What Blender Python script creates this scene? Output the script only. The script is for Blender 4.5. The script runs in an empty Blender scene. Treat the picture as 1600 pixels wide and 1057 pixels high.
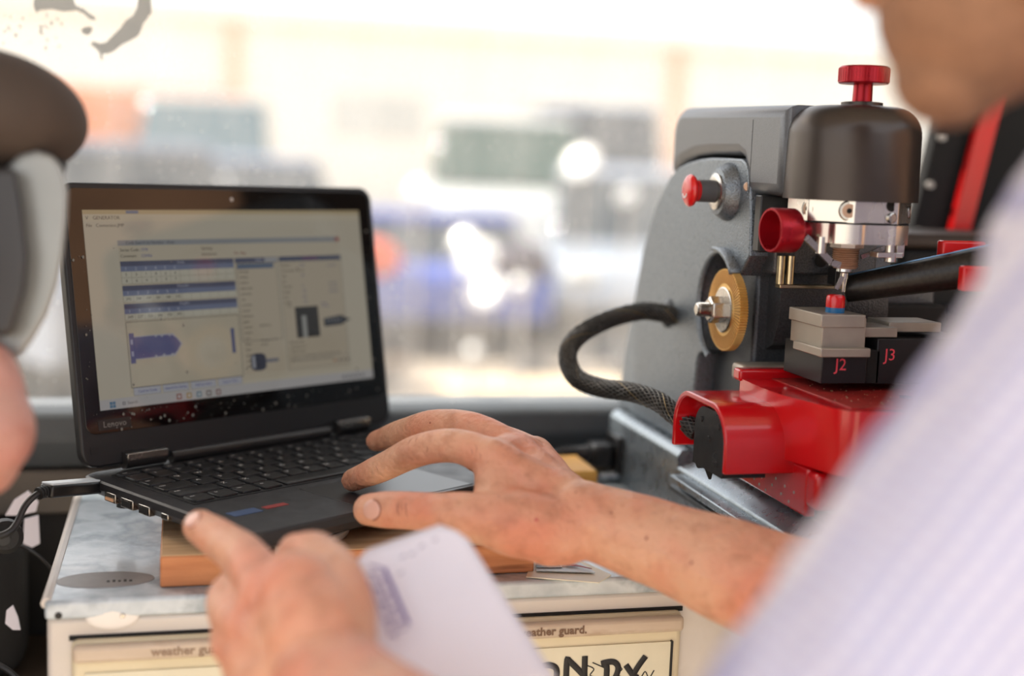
import bpy, bmesh, math, random
from math import sin, cos, pi, radians
from mathutils import Vector, Matrix, noise
random.seed(7)
scn = bpy.context.scene
COL = scn.collection
LIFT = 1.42          # everything is laid out relative to the camera height, then lifted so that the ground is z = 0

# ------------------------------------------------------------------ camera, sky, sun, exposure
FPX = 2040.3
YAW, PITCH, ROLL = radians(14.355), radians(7.42), radians(2.18)
fw = Vector((sin(YAW)*cos(PITCH), cos(YAW)*cos(PITCH), -sin(PITCH)))
rt0 = Vector((cos(YAW), -sin(YAW), 0)); up0 = rt0.cross(fw)
rt = rt0*cos(ROLL) + up0*sin(ROLL); up = -rt0*sin(ROLL) + up0*cos(ROLL)
cam_d = bpy.data.cameras.new('camera'); cam = bpy.data.objects.new('camera', cam_d); COL.objects.link(cam)
cam.matrix_world = Matrix((( rt.x, up.x, -fw.x, 0), (rt.y, up.y, -fw.y, 0), (rt.z, up.z, -fw.z, 0), (0,0,0,1)))
cam_d.sensor_width = 36; cam_d.lens = 36*FPX/1600; cam_d.clip_start = 0.02; cam_d.clip_end = 400
cam_d.dof.use_dof = True; cam_d.dof.focus_distance = 0.885; cam_d.dof.aperture_fstop = 2.25
scn.camera = cam

world = bpy.data.worlds.new('world'); scn.world = world; world.use_nodes = True
wn = world.node_tree.nodes; wl = world.node_tree.links; wn.clear()
wo = wn.new('ShaderNodeOutputWorld'); bg = wn.new('ShaderNodeBackground')
sky = wn.new('ShaderNodeTexSky'); sky.sky_type = 'NISHITA'; sky.sun_disc = False
sky.sun_elevation = radians(42); sky.sun_rotation = radians(-40); sky.air_density = 1.0; sky.dust_density = 3.0
mxw = wn.new('ShaderNodeMix'); mxw.data_type = 'RGBA'; mxw.blend_type = 'MIX'
skm = wn.new('ShaderNodeVectorMath'); skm.operation = 'SCALE'; skm.inputs['Scale'].default_value = 0.16
wl.new(sky.outputs[0], skm.inputs[0])
wl.new(skm.outputs[0], mxw.inputs[6]); mxw.inputs[0].default_value = 0.6
mxw.inputs[7].default_value = (1.0, 0.99, 0.965, 1)        # bright haze
wl.new(mxw.outputs[2], bg.inputs[0]); bg.inputs[1].default_value = 1.42
wl.new(bg.outputs[0], wo.inputs[0])

SUN_DIR = Vector((-0.66, 0.14, 0.70)).normalized()
sd = bpy.data.lights.new('sun', 'SUN'); sd.energy = 5.2; sd.angle = radians(0.8); sd.color = (1, .95, .86)
so = bpy.data.objects.new('sun', sd); COL.objects.link(so)
so.rotation_euler = SUN_DIR.to_track_quat('Z', 'Y').to_euler()

vs = scn.view_settings; vs.view_transform = 'Standard'; vs.look = 'None'; vs.gamma = 1; vs.use_curve_mapping = False
vs.exposure = 0.58
scn.display_settings.display_device = 'sRGB'
try:
    scn.cycles.use_denoising = True
    scn.cycles.sample_clamp_indirect = 8
    scn.cycles.caustics_reflective = False; scn.cycles.caustics_refractive = False
    scn.cycles.max_bounces = 8
except Exception: pass

# ------------------------------------------------------------------ measuring helpers: where the sight line meets a plane
def ray(x, y): return fw*FPX + rt*(x-800) - up*(y-528.5)
def onX(x, y, X): d = ray(x, y); return d*(X/d.x)
def onY(x, y, Y): d = ray(x, y); return d*(Y/d.y)
def onZ(x, y, Z): d = ray(x, y); return d*(Z/d.z)
def at(x, y, dep): return ray(x, y)*(dep/FPX)

# ------------------------------------------------------------------ materials
def lin(c):
    c = c/255.
    return c/12.92 if c <= .04045 else ((c+.055)/1.055)**2.4
def C(r, g, b): return (lin(r), lin(g), lin(b), 1)
def pset(b, **k):
    for n, v in k.items():
        n = n.replace('_', ' ')
        if n in b.inputs: b.inputs[n].default_value = v
def mat(name, col, rough=.5, metal=0, var=.0, scale=30, bump=0, bscale=200, coat=0, rvar=0, spec=.5, detail=4, emit=0):
    m = bpy.data.materials.new(name); m.use_nodes = True
    nt = m.node_tree; b = nt.nodes['Principled BSDF']
    pset(b, Base_Color=col, Roughness=rough, Metallic=metal, Specular_IOR_Level=spec, Coat_Weight=coat, Coat_Roughness=.08)
    if emit: pset(b, Emission_Color=col, Emission_Strength=emit)
    tc = nt.nodes.new('ShaderNodeTexCoord')
    if var or rvar:
        n = nt.nodes.new('ShaderNodeTexNoise'); n.inputs['Scale'].default_value = scale; n.inputs['Detail'].default_value = detail
        nt.links.new(tc.outputs['Object'], n.inputs['Vector'])
        if var:
            r = nt.nodes.new('ShaderNodeMapRange'); r.inputs[1].default_value = .3; r.inputs[2].default_value = .7
            r.inputs[3].default_value = 1-var; r.inputs[4].default_value = 1+var
            nt.links.new(n.outputs[0], r.inputs[0])
            v = nt.nodes.new('ShaderNodeVectorMath'); v.operation = 'SCALE'; v.inputs[0].default_value = col[:3]
            nt.links.new(r.outputs[0], v.inputs['Scale']); nt.links.new(v.outputs[0], b.inputs['Base Color'])
        if rvar:
            r = nt.nodes.new('ShaderNodeMapRange'); r.inputs[1].default_value = .3; r.inputs[2].default_value = .7
            r.inputs[3].default_value = max(.02, rough-rvar); r.inputs[4].default_value = min(1, rough+rvar)
            nt.links.new(n.outputs[0], r.inputs[0]); nt.links.new(r.outputs[0], b.inputs['Roughness'])
    if bump:
        n2 = nt.nodes.new('ShaderNodeTexNoise'); n2.inputs['Scale'].default_value = bscale; n2.inputs['Detail'].default_value = 2
        nt.links.new(tc.outputs['Object'], n2.inputs['Vector'])
        bp = nt.nodes.new('ShaderNodeBump'); bp.inputs['Strength'].default_value = bump; bp.inputs['Distance'].default_value = .001
        nt.links.new(n2.outputs[0], bp.inputs['Height']); nt.links.new(bp.outputs[0], b.inputs['Normal'])
    return m
def ramp_mat(name, stops, rough=.6, scale=5, detail=6, bump=0, bscale=100, distort=0, stretch=(1,1,1), metal=0, spec=.5, coat=0):
    m = mat(name, stops[0][1], rough, metal, bump=bump, bscale=bscale, spec=spec, coat=coat)
    nt = m.node_tree; b = nt.nodes['Principled BSDF']
    tc = nt.nodes.new('ShaderNodeTexCoord'); mp = nt.nodes.new('ShaderNodeMapping'); mp.inputs['Scale'].default_value = stretch
    n = nt.nodes.new('ShaderNodeTexNoise'); n.inputs['Scale'].default_value = scale; n.inputs['Detail'].default_value = detail
    n.inputs['Distortion'].default_value = distort
    cr = nt.nodes.new('ShaderNodeValToRGB')
    while len(cr.color_ramp.elements) < len(stops): cr.color_ramp.elements.new(.5)
    for e, (p, c) in zip(cr.color_ramp.elements, stops): e.position = p; e.color = c
    nt.links.new(tc.outputs['Object'], mp.inputs[0]); nt.links.new(mp.outputs[0], n.inputs['Vector'])
    nt.links.new(n.outputs[0], cr.inputs[0]); nt.links.new(cr.outputs[0], b.inputs['Base Color'])
    return m

M = {}
M['laptop'] = mat('laptop_plastic', C(36,36,40), .42, var=.12, scale=60, bump=.12, bscale=2500, rvar=.06)
M['laptop_lid'] = mat('lid_plastic', C(30,30,32), .40, bump=.1, bscale=2500)
M['key'] = mat('key_plastic', C(27,27,29), .40, rvar=.08, scale=90)
M['well'] = mat('well_plastic', C(11,11,12), .6)
M['legend'] = mat('key_print', C(205,203,200), .5)
M['glass_black'] = mat('bezel_glass', C(10,10,11), .035, rvar=.02, scale=25, spec=.75)
M['speck'] = mat('dust_speck', C(120,118,112), .8)
M['pad'] = mat('touchpad_plastic', C(44,44,48), .3)
M['hinge'] = mat('hinge_plastic', C(38,36,36), .3, coat=.3)
M['chrome'] = mat('polished_metal', C(205,205,205), .12, 1)
M['steel'] = mat('brushed_steel', C(190,186,180), .25, 1, rvar=.08, scale=80)
M['alu'] = mat('machined_aluminium', C(226,222,216), .24, .95, rvar=.07, scale=40)
M['alu2'] = mat('satin_aluminium', C(215,205,195), .34, .9, rvar=.05, scale=60)
M['copper'] = mat('coppery_steel', C(190,156,132), .36, .35, var=.15, scale=120)
M['brass'] = mat('brass', C(196,182,148), .28, 1, var=.15, scale=150)
M['gold'] = mat('gold_coated_steel', C(226,184,108), .38, .55, var=.1, scale=120)
M['hammer'] = mat('hammered_grey_paint', C(118,126,134), .30, .7, var=.22, scale=900, bump=.55, bscale=900, rvar=.05, detail=2)
M['hammer_dark'] = mat('hammered_dark_paint', C(84,87,91), .36, .6, var=.3, scale=900, bump=.55, bscale=900, detail=2)
M['arm'] = mat('arm_cover_paint', C(104,107,112), .36, .5, var=.08, scale=900, bump=.15, bscale=1500)
M['cap'] = mat('bronze_black_cover', C(76,69,65), .34, .65, rvar=.04, scale=50)
M['black'] = mat('black_plastic', C(24,24,26), .35, rvar=.1, scale=60)
M['rubber'] = mat('black_rubber', C(18,18,19), .6, bump=.2, bscale=700)
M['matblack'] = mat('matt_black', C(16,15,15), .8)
M['red'] = mat('red_enamel', C(196,12,22), .22, coat=.6, var=.06, scale=20)
M['redano'] = mat('red_anodised', C(165,18,34), .30, .55, rvar=.05, scale=90)
M['redplas'] = mat('red_plastic', C(214,22,24), .25, coat=.4)
M['blue'] = mat('blue_plastic', C(30,110,165), .3)
M['jaw'] = mat('nickel_jaw', C(168,160,148), .42, .55, rvar=.08, scale=90, var=.06)
M['blackano'] = mat('black_anodised', C(38,38,40), .38, .3)
M['label_red'] = mat('red_print', C(235,80,95), .5)
M['rail'] = mat('blue_grey_rail', C(150,160,168), .3, .7, var=.1, scale=120, rvar=.08)
M['white'] = mat('white_print', C(235,235,235), .5)
M['wood'] = ramp_mat('board_wood', [(.3, C(176,108,66)), (.6, C(206,138,92)), (.75, C(150,90,54))], .6, 14, stretch=(1,8,8), bump=.1, bscale=300)
M['woodtop'] = ramp_mat('board_top', [(.3, C(190,150,110)), (.6, C(222,188,146)), (.8, C(168,128,92))], .55, 14, stretch=(1,8,8))
M['yellowwood'] = ramp_mat('yellow_wood', [(.3, C(214,150,62)), (.7, C(240,190,100))], .5, 20, stretch=(1,6,6))
M['cabinet'] = ramp_mat('cabinet_enamel', [(.3, C(206,198,190)), (.55, C(222,216,210)), (.75, C(196,184,172))], .35, 9, bump=.05, coat=.2)
M['cabtop'] = ramp_mat('cabinet_top_sky_tint', [(.32, C(178,190,200)), (.48, C(206,216,224)), (.58, C(160,172,182)), (.72, C(214,220,224))], .24, 26, 10, bump=.25, bscale=120, distort=.15, coat=.2)  # bluish patches put the sky's reflection into the colour
M['cream'] = ramp_mat('drawer_cream', [(.3, C(214,202,170)), (.6, C(228,216,186)), (.8, C(200,184,150))], .45, 12)
M['lip'] = ramp_mat('drawer_lip_worn', [(.3, C(196,178,158)), (.55, C(208,190,170)), (.7, C(176,150,126))], .45, 20, stretch=(1,1,3))
M['textbrown'] = mat('worn_print', C(120,92,72), .6)
M['ink'] = mat('marker_ink', C(20,18,20), .5)
M['paper'] = mat('paper', C(232,228,238), .7, var=.03, scale=15)
M['purple'] = mat('purple_print', C(112,100,156), .7)
M['pale'] = mat('pale_grey_plastic', C(178,172,166), .45)
M['wall'] = mat('van_trim', C(70,66,62), .55, var=.15, scale=12)
M['sill'] = mat('window_seal', C(88,93,97), .55, .1, var=.08, scale=30)
M['sill_low'] = mat('lower_trim', C(98,90,82), .5, var=.1, scale=20)
M['darkwall'] = mat('dark_lining', C(34,31,30), .7, var=.3, scale=14)
M['brownwall'] = mat('plywood_lining', C(70,52,40), .5, var=.2, scale=6)
M['capcloth'] = mat('brown_cloth', C(74,62,54), .85, var=.08, scale=40, bump=.3, bscale=900)
M['visor'] = mat('grey_visor', C(150,150,146), .32, .3, var=.05)
M['visordark'] = mat('dark_visor', C(52,50,50), .4)
M['trouser'] = mat('dark_denim', C(44,50,62), .9, var=.1, scale=50)
M['hair'] = mat('brown_hair', C(146,106,80), .8, var=.3, scale=150, bump=.8, bscale=500)
M['nail'] = mat('finger_nail', C(226,176,158), .3, coat=.3)
M['spot'] = mat('red_spot', C(190,84,80), .5)
M['cable'] = mat('cable_jacket', C(30,29,30), .45)
M['strand'] = mat('braid_strand', C(84,82,78), .32, .4, var=.3, scale=300)
M['strandgold'] = mat('braid_glint', C(150,130,90), .3, .7)

def skin_mat(name, base, pink, dark):
    m = bpy.data.materials.new(name); m.use_nodes = True; nt = m.node_tree; b = nt.nodes['Principled BSDF']
    pset(b, Roughness=.48, Subsurface_Weight=.12, Subsurface_Scale=.01, Specular_IOR_Level=.4)
    b.inputs['Subsurface Radius'].default_value = (1, .35, .2)
    tc = nt.nodes.new('ShaderNodeTexCoord')
    def nz(s, d):
        n = nt.nodes.new('ShaderNodeTexNoise'); n.inputs['Scale'].default_value = s; n.inputs['Detail'].default_value = d
        nt.links.new(tc.outputs['Object'], n.inputs['Vector']); return n
    def ramp(src, a, c):
        r = nt.nodes.new('ShaderNodeMapRange'); r.inputs[1].default_value = a; r.inputs[2].default_value = c
        nt.links.new(src, r.inputs[0]); return r.outputs[0]
    def mix(f, A, B):
        x = nt.nodes.new('ShaderNodeMix'); x.data_type = 'RGBA'
        nt.links.new(f, x.inputs[0])
        for s, v in ((x.inputs[6], A), (x.inputs[7], B)):
            if hasattr(v, 'is_linked'): nt.links.new(v, s)
            else: s.default_value = v
        return x.outputs[2]
    n1 = nz(22, 3); c1 = mix(ramp(n1.outputs[0], .38, .66), base, pink)
    n2 = nz(75, 5); sc = nt.nodes.new('ShaderNodeMath'); sc.operation = 'MULTIPLY'; sc.inputs[1].default_value = .45
    nt.links.new(ramp(n2.outputs[0], .5, .75), sc.inputs[0]); c2 = mix(sc.outputs[0], c1, dark)
    v = nt.nodes.new('ShaderNodeTexVoronoi'); v.inputs['Scale'].default_value = 95
    nt.links.new(tc.outputs['Object'], v.inputs['Vector'])
    fr = nt.nodes.new('ShaderNodeMapRange'); fr.inputs[1].default_value = .10; fr.inputs[2].default_value = .2; fr.inputs[3].default_value = .16; fr.inputs[4].default_value = 0
    nt.links.new(v.outputs['Distance'], fr.inputs[0])
    c3 = mix(fr.outputs[0], c2, dark)
    nt.links.new(c3, b.inputs['Base Color'])
    n3 = nz(260, 3); n4 = nz(55, 2); ad = nt.nodes.new('ShaderNodeMath'); ad.operation = 'MULTIPLY_ADD'; ad.inputs[1].default_value = 2.5
    nt.links.new(n4.outputs[0], ad.inputs[0]); nt.links.new(n3.outputs[0], ad.inputs[2])
    bp = nt.nodes.new('ShaderNodeBump'); bp.inputs['Strength'].default_value = .6; bp.inputs['Distance'].default_value = .0018
    nt.links.new(ad.outputs[0], bp.inputs['Height']); nt.links.new(bp.outputs[0], b.inputs['Normal'])
    return m
M['skin'] = skin_mat('skin', C(218,166,136), C(214,140,112), C(150,92,62))
M['skin2'] = skin_mat('skin_pinkish', C(196,150,136), C(196,132,122), C(150,98,84))

def shirt_mat():
    m = mat('checked_shirt_cloth', C(240,240,248), .85, bump=.25, bscale=1500); nt = m.node_tree; b = nt.nodes['Principled BSDF']
    pset(b, Sheen_Weight=.2)
    tc = nt.nodes.new('ShaderNodeTexCoord')
    along = (at(1070,1640,.40)-at(1884,562,.42)).normalized(); across = along.cross(fw).normalized()
    def dot(v):
        d = nt.nodes.new('ShaderNodeVectorMath'); d.operation = 'DOT_PRODUCT'; nt.links.new(tc.outputs['Object'], d.inputs[0]); d.inputs[1].default_value = v; return d.outputs['Value']
    def line(out, period, width):
        a = nt.nodes.new('ShaderNodeMath'); a.operation = 'MULTIPLY'; a.inputs[1].default_value = 1/period; nt.links.new(out, a.inputs[0])
        f = nt.nodes.new('ShaderNodeMath'); f.operation = 'FRACT'; nt.links.new(a.outputs[0], f.inputs[0])
        s = nt.nodes.new('ShaderNodeMath'); s.operation = 'SUBTRACT'; s.inputs[1].default_value = .5; nt.links.new(f.outputs[0], s.inputs[0])
        ab = nt.nodes.new('ShaderNodeMath'); ab.operation = 'ABSOLUTE'; nt.links.new(s.outputs[0], ab.inputs[0])
        l = nt.nodes.new('ShaderNodeMapRange'); l.inputs[1].default_value = width; l.inputs[2].default_value = width*.5; l.inputs[3].default_value = 0; l.inputs[4].default_value = 1
        nt.links.new(ab.outputs[0], l.inputs[0]); return l.outputs[0]
    def mixc(f, A, colB, amt):
        k = nt.nodes.new('ShaderNodeMath'); k.operation = 'MULTIPLY'; k.inputs[1].default_value = amt; nt.links.new(f, k.inputs[0])
        x = nt.nodes.new('ShaderNodeMix'); x.data_type = 'RGBA'; nt.links.new(k.outputs[0], x.inputs[0]); x.inputs[7].default_value = colB
        if isinstance(A, tuple): x.inputs[6].default_value = A
        else: nt.links.new(A, x.inputs[6])
        return x.outputs[2]
    c = mixc(line(dot(across), .0058, .27), C(222,220,230), C(146,150,196), .8)
    c = mixc(line(dot(along), .0058, .24), c, C(178,160,190), .55)
    nt.links.new(c, b.inputs['Base Color']); return m
M['shirt'] = shirt_mat()

def vcol_emit(name, strength):
    m = mat(name, C(0,0,0), .05, spec=.7, rvar=.02, scale=25); nt = m.node_tree; b = nt.nodes['Principled BSDF']
    a = nt.nodes.new('ShaderNodeAttribute'); a.attribute_name = 'Col'
    nt.links.new(a.outputs['Color'], b.inputs['Emission Color']); pset(b, Emission_Strength=strength)
    return m
M['screen'] = vcol_emit('screen_image', .18)

# ------------------------------------------------------------------ mesh building
ORG = {}
class MB:
    def __init__(s): s.v = []; s.f = []; s.sm = []; s.mi = []; s.col = []; s.cur = 0; s.c = None
    def add(s, vs_, fs, smooth=False):
        o = len(s.v); s.v += [Vector(p) for p in vs_]
        for f in fs: s.f.append([i+o for i in f]); s.sm.append(smooth); s.mi.append(s.cur); s.col.append(s.c)
        return s
    def box(s, a, b, R=None, c=None):
        x0,y0,z0 = a; x1,y1,z1 = b
        vv = [Vector(p) for p in ((x0,y0,z0),(x1,y0,z0),(x1,y1,z0),(x0,y1,z0),(x0,y0,z1),(x1,y0,z1),(x1,y1,z1),(x0,y1,z1))]
        if R is not None:
            c = c or (vv[0]+vv[6])/2
            c = Vector(c); vv = [c + R @ (p-c) for p in vv]
        return s.add(vv, [(3,2,1,0),(4,5,6,7),(0,1,5,4),(1,2,6,5),(2,3,7,6),(3,0,4,7)])
    def lathe(s, o, axis, prof, n=32, smooth=True, ph=0, cap=True):
        """prof: (distance along axis, radius)"""
        o = Vector(o); a = Vector(axis).normalized(); u = a.orthogonal().normalized(); w = a.cross(u)
        vv = []
        for t, r in prof:
            for k in range(n):
                th = 2*pi*k/n+ph; vv.append(o + a*t + (u*cos(th)+w*sin(th))*r)
        ff = []
        for i in range(len(prof)-1):
            for k in range(n):
                k2 = (k+1) % n; ff.append((i*n+k, i*n+k2, (i+1)*n+k2, (i+1)*n+k))
        s.add(vv, ff, smooth)
        if cap:
            if prof[0][1] > 1e-5: s.add(vv[:n], [tuple(reversed(range(n)))])
            if prof[-1][1] > 1e-5: s.add(vv[-n:], [tuple(range(n))])
        return s
    def cyl(s, p0, p1, r, r1=None, n=24, smooth=True):
        p0 = Vector(p0); p1 = Vector(p1); L = (p1-p0).length
        return s.lathe(p0, p1-p0, [(0, r), (L, r if r1 is None else r1)], n, smooth)
    def prism(s, pts, ext, smooth=False):
        """pts: closed outline in 3D, ext: vector"""
        n = len(pts); ext = Vector(ext); vv = [Vector(p) for p in pts] + [Vector(p)+ext for p in pts]
        s.add(vv, [tuple(reversed(range(n))), tuple(range(n, 2*n))])
        s.add(vv, [(i, (i+1) % n, n+(i+1) % n, n+i) for i in range(n)], smooth); return s
    def tube(s, pts, radii, n=12, cap=True, flat=None, closed=False):
        pts = [Vector(p) for p in pts]
        if not hasattr(radii, '__len__'): radii = [radii]*len(pts)
        T = []
        for i in range(len(pts)):
            a = pts[max(0, i-1)]; b = pts[min(len(pts)-1, i+1)]; T.append((b-a).normalized())
        u = T[0].orthogonal().normalized() if flat is None else (Vector(flat)-T[0]*Vector(flat).dot(T[0])).normalized()
        vv = []
        for i, p in enumerate(pts):
            base = u if flat is None else Vector(flat)
            u = (base - T[i]*base.dot(T[i])).normalized(); w = T[i].cross(u)
            r = radii[i]; ru, rw = (r if hasattr(r, '__len__') else (r, r))
            for k in range(n):
                th = 2*pi*k/n; vv.append(p + u*cos(th)*ru + w*sin(th)*rw)
        ff = [(i*n+k, i*n+(k+1) % n, (i+1)*n+(k+1) % n, (i+1)*n+k) for i in range(len(pts)-1) for k in range(n)]
        s.add(vv, ff, True)
        if cap: s.add(vv[:n], [tuple(reversed(range(n)))], True); s.add(vv[-n:], [tuple(range(n))], True)
        return s
    def ball(s, c, r, R=None, n=20, m=12):
        c = Vector(c); rx, ry, rz = r if hasattr(r, '__len__') else (r, r, r)
        vv = []
        for i in range(1, m):
            ph = pi*i/m
            for k in range(n):
                th = 2*pi*k/n; vv.append(Vector((rx*sin(ph)*cos(th), ry*sin(ph)*sin(th), rz*cos(ph))))
        vv += [Vector((0,0,rz)), Vector((0,0,-rz))]
        if R is not None: vv = [R @ p for p in vv]
        vv = [c+p for p in vv]; N = (m-1)*n
        ff = [(i*n+k, (i+1)*n+k, (i+1)*n+(k+1) % n, i*n+(k+1) % n) for i in range(m-2) for k in range(n)]
        ff += [(N, k, (k+1) % n) for k in range(n)] + [(N+1, (m-2)*n+(k+1) % n, (m-2)*n+k) for k in range(n)]
        return s.add(vv, ff, True)
    def build(s, name, mats, parent=None, bevel=0, seg=2, angle=35, fix=True):
        o0 = ORG.get(parent.name if parent else None, Vector())
        me = bpy.data.meshes.new(name); me.from_pydata([tuple(p-o0) for p in s.v], [], s.f); me.update()
        for p, sm, mi in zip(me.polygons, s.sm, s.mi): p.use_smooth = True; p.material_index = mi
        if fix:
            bm = bmesh.new(); bm.from_mesh(me); bmesh.ops.recalc_face_normals(bm, faces=bm.faces); bm.to_mesh(me); bm.free()
        me.set_sharp_from_angle(angle=radians(angle))
        for m_ in (mats if isinstance(mats, (list, tuple)) else [mats]): me.materials.append(m_)
        ob = bpy.data.objects.new(name, me); COL.objects.link(ob)
        if parent: ob.parent = parent
        ORG[ob.name] = o0
        if bevel:
            b = ob.modifiers.new('bevel', 'BEVEL'); b.width = bevel; b.segments = seg; b.limit_method = 'ANGLE'; b.angle_limit = radians(30); b.harden_normals = False
        return ob
def spline(P, k=8):
    P = [Vector(p) for p in P]; out = []
    for i in range(len(P)-1):
        p0 = P[i-1] if i else P[0]*2-P[1]; p1 = P[i]; p2 = P[i+1]; p3 = P[i+2] if i+2 < len(P) else P[-1]*2-P[-2]
        for j in range(k):
            t = j/k
            out.append(.5*((2*p1)+(p2-p0)*t+(2*p0-5*p1+4*p2-p3)*t*t+(3*p1-p0-3*p2+p3)*t**3))
    out.append(P[-1]); return out
def interp(R, k=8):
    out = []
    for i in range(len(R)-1):
        for j in range(k):
            t = j/k; t = t*t*(3-2*t); out.append(R[i]*(1-t)+R[i+1]*t)
    out.append(R[-1]); return out
def tag(o, label=None, cat=None, group=None, kind=None):
    if label: o['label'] = label
    if cat: o['category'] = cat
    if group: o['group'] = group
    if kind: o['kind'] = kind
    return o
def thing(name, label, cat, loc=(0,0,0), rz=0, group=None, local=False):
    o = bpy.data.objects.new(name, None); COL.objects.link(o); o.location = loc; o.rotation_euler = (0,0,rz); o.empty_display_size = .02
    ORG[o.name] = Vector() if local else Vector(loc)
    return tag(o, label, cat, group)
def plate(name, outline, holes, half, mt, parent, place, bevel=.001):
    """flat plate with holes from 2D outlines; place maps (u, v, t) to a point"""
    cu = bpy.data.curves.new(name, 'CURVE'); cu.dimensions = '2D'; cu.fill_mode = 'BOTH'; cu.extrude = max(half-bevel, 1e-4); cu.bevel_depth = bevel; cu.bevel_resolution = 2; cu.offset = -bevel
    for ol in [outline]+holes:
        sp = cu.splines.new('POLY'); sp.points.add(len(ol)-1); sp.use_cyclic_u = True
        for p, q in zip(sp.points, ol): p.co = (q[0], q[1], 0, 1)
    tmp = bpy.data.objects.new('tmp', cu); COL.objects.link(tmp)
    dg = bpy.context.evaluated_depsgraph_get(); me = bpy.data.meshes.new_from_object(tmp.evaluated_get(dg))
    bpy.data.objects.remove(tmp); bpy.data.curves.remove(cu)
    mb = MB(); mb.add([place(*v.co) for v in me.vertices], [tuple(p.vertices) for p in me.polygons]); bpy.data.meshes.remove(me)
    mb2 = mb.build(name, mt, parent, angle=30); return mb2
def text_mesh(s_, size, extr=.00005, align='CENTER', bold=0):
    cu = bpy.data.curves.new('t', 'FONT'); cu.body = s_; cu.size = size; cu.extrude = extr; cu.align_x = align; cu.align_y = 'CENTER'; cu.resolution_u = 2; cu.offset = bold
    tmp = bpy.data.objects.new('tmp', cu); COL.objects.link(tmp)
    dg = bpy.context.evaluated_depsgraph_get(); me = bpy.data.meshes.new_from_object(tmp.evaluated_get(dg))
    vv = [v.co.copy() for v in me.vertices]; ff = [tuple(p.vertices) for p in me.polygons]
    bpy.data.objects.remove(tmp); bpy.data.curves.remove(cu); bpy.data.meshes.remove(me); return vv, ff
def add_text(mb, s_, size, o, u, v, extr=.00005, align='CENTER', bold=0):
    u = Vector(u).normalized(); v = Vector(v).normalized(); w = u.cross(v); o = Vector(o)
    vv, ff = text_mesh(s_, size, extr, align, bold); mb.add([o+u*p.x+v*p.y+w*p.z for p in vv], ff)
def rrect(x0, y0, x1, y1, r, n=6, rs=None):
    out = []
    for i, (cx, cy, a0) in enumerate(((x1-r, y1-r, 0), (x0+r, y1-r, 90), (x0+r, y0+r, 180), (x1-r, y0+r, 270))):
        for k in range(n+1):
            a = radians(a0+90*k/n); out.append((cx+r*cos(a), cy+r*sin(a)))
    return out

# ------------------------------------------------------------------ the setting
def struct(name, mb, m_, label=None, **k):
    o = mb.build(name, m_, **k); o['kind'] = 'structure'
    if label: o['label'] = label
    return o
GZ = -1.42; FZ = -.92; WY = 1.135
gm = ramp_mat('dusty_ground', [(.3, C(132,118,102)), (.5, C(166,150,132)), (.7, C(190,174,154))], .9, .6, 8)
struct('ground', MB().box((-60,-40,GZ-.2), (90,120,GZ)), gm, 'pale dusty yard outside the window')
struct('bounce_slab', MB().box((-20,-30,GZ-.05), (11,.5,GZ+.004)), ramp_mat('pale_bounce', [(.3, C(190,172,148)), (.7, C(212,194,170))], .9, 1.2, 8), 'unseen pale slab added beside the van to bounce light up')  # unseen slab, added to bounce warm light up at the people
struct('floor', MB().box((-1.6,.60,FZ-.05), (1.35,WY+.05,FZ)), M['darkwall'], 'dark van floor')
struct('ceiling', MB().box((-1.6,.10,.80), (1.35,WY+.08,.85)), M['cabinet'], 'van roof lining')
struct('wall_back', MB().box((-1.6,WY,FZ), (1.35,WY+.05,-.262)).box((-1.6,WY,.42), (1.35,WY+.05,.80)).box((-1.6,WY,-.262), (-1.1,WY+.05,.42)).box((.85,WY,-.262), (1.35,WY+.05,.42)), M['darkwall'], 'dark lining below the window')
struct('wall_right', MB().box((1.3,.60,FZ), (1.35,WY,.80)), M['brownwall'], 'plywood lined end wall')
struct('wall_left', MB().box((-1.6,.60,FZ), (-1.55,WY,.80)), M['darkwall'], 'dark end wall')
sillp = [(WY-.028,-.2145),(WY-.020,-.2115),(WY+.04,-.2115),(WY+.04,-.262),(WY-.012,-.262),(WY-.022,-.248),(WY-.030,-.235)]
struct('trim_1', MB().prism([(-1.1,y,z) for y,z in sillp], (1.95,0,0)), M['sill'], 'grey rubber seal along the window bottom', bevel=.003)
struct('trim_2', MB().box((-1.1,WY-.018,-.300), (.85,WY,-.263)), M['sill_low'], 'brown grey metal ledge under the window seal', bevel=.002)

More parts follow.
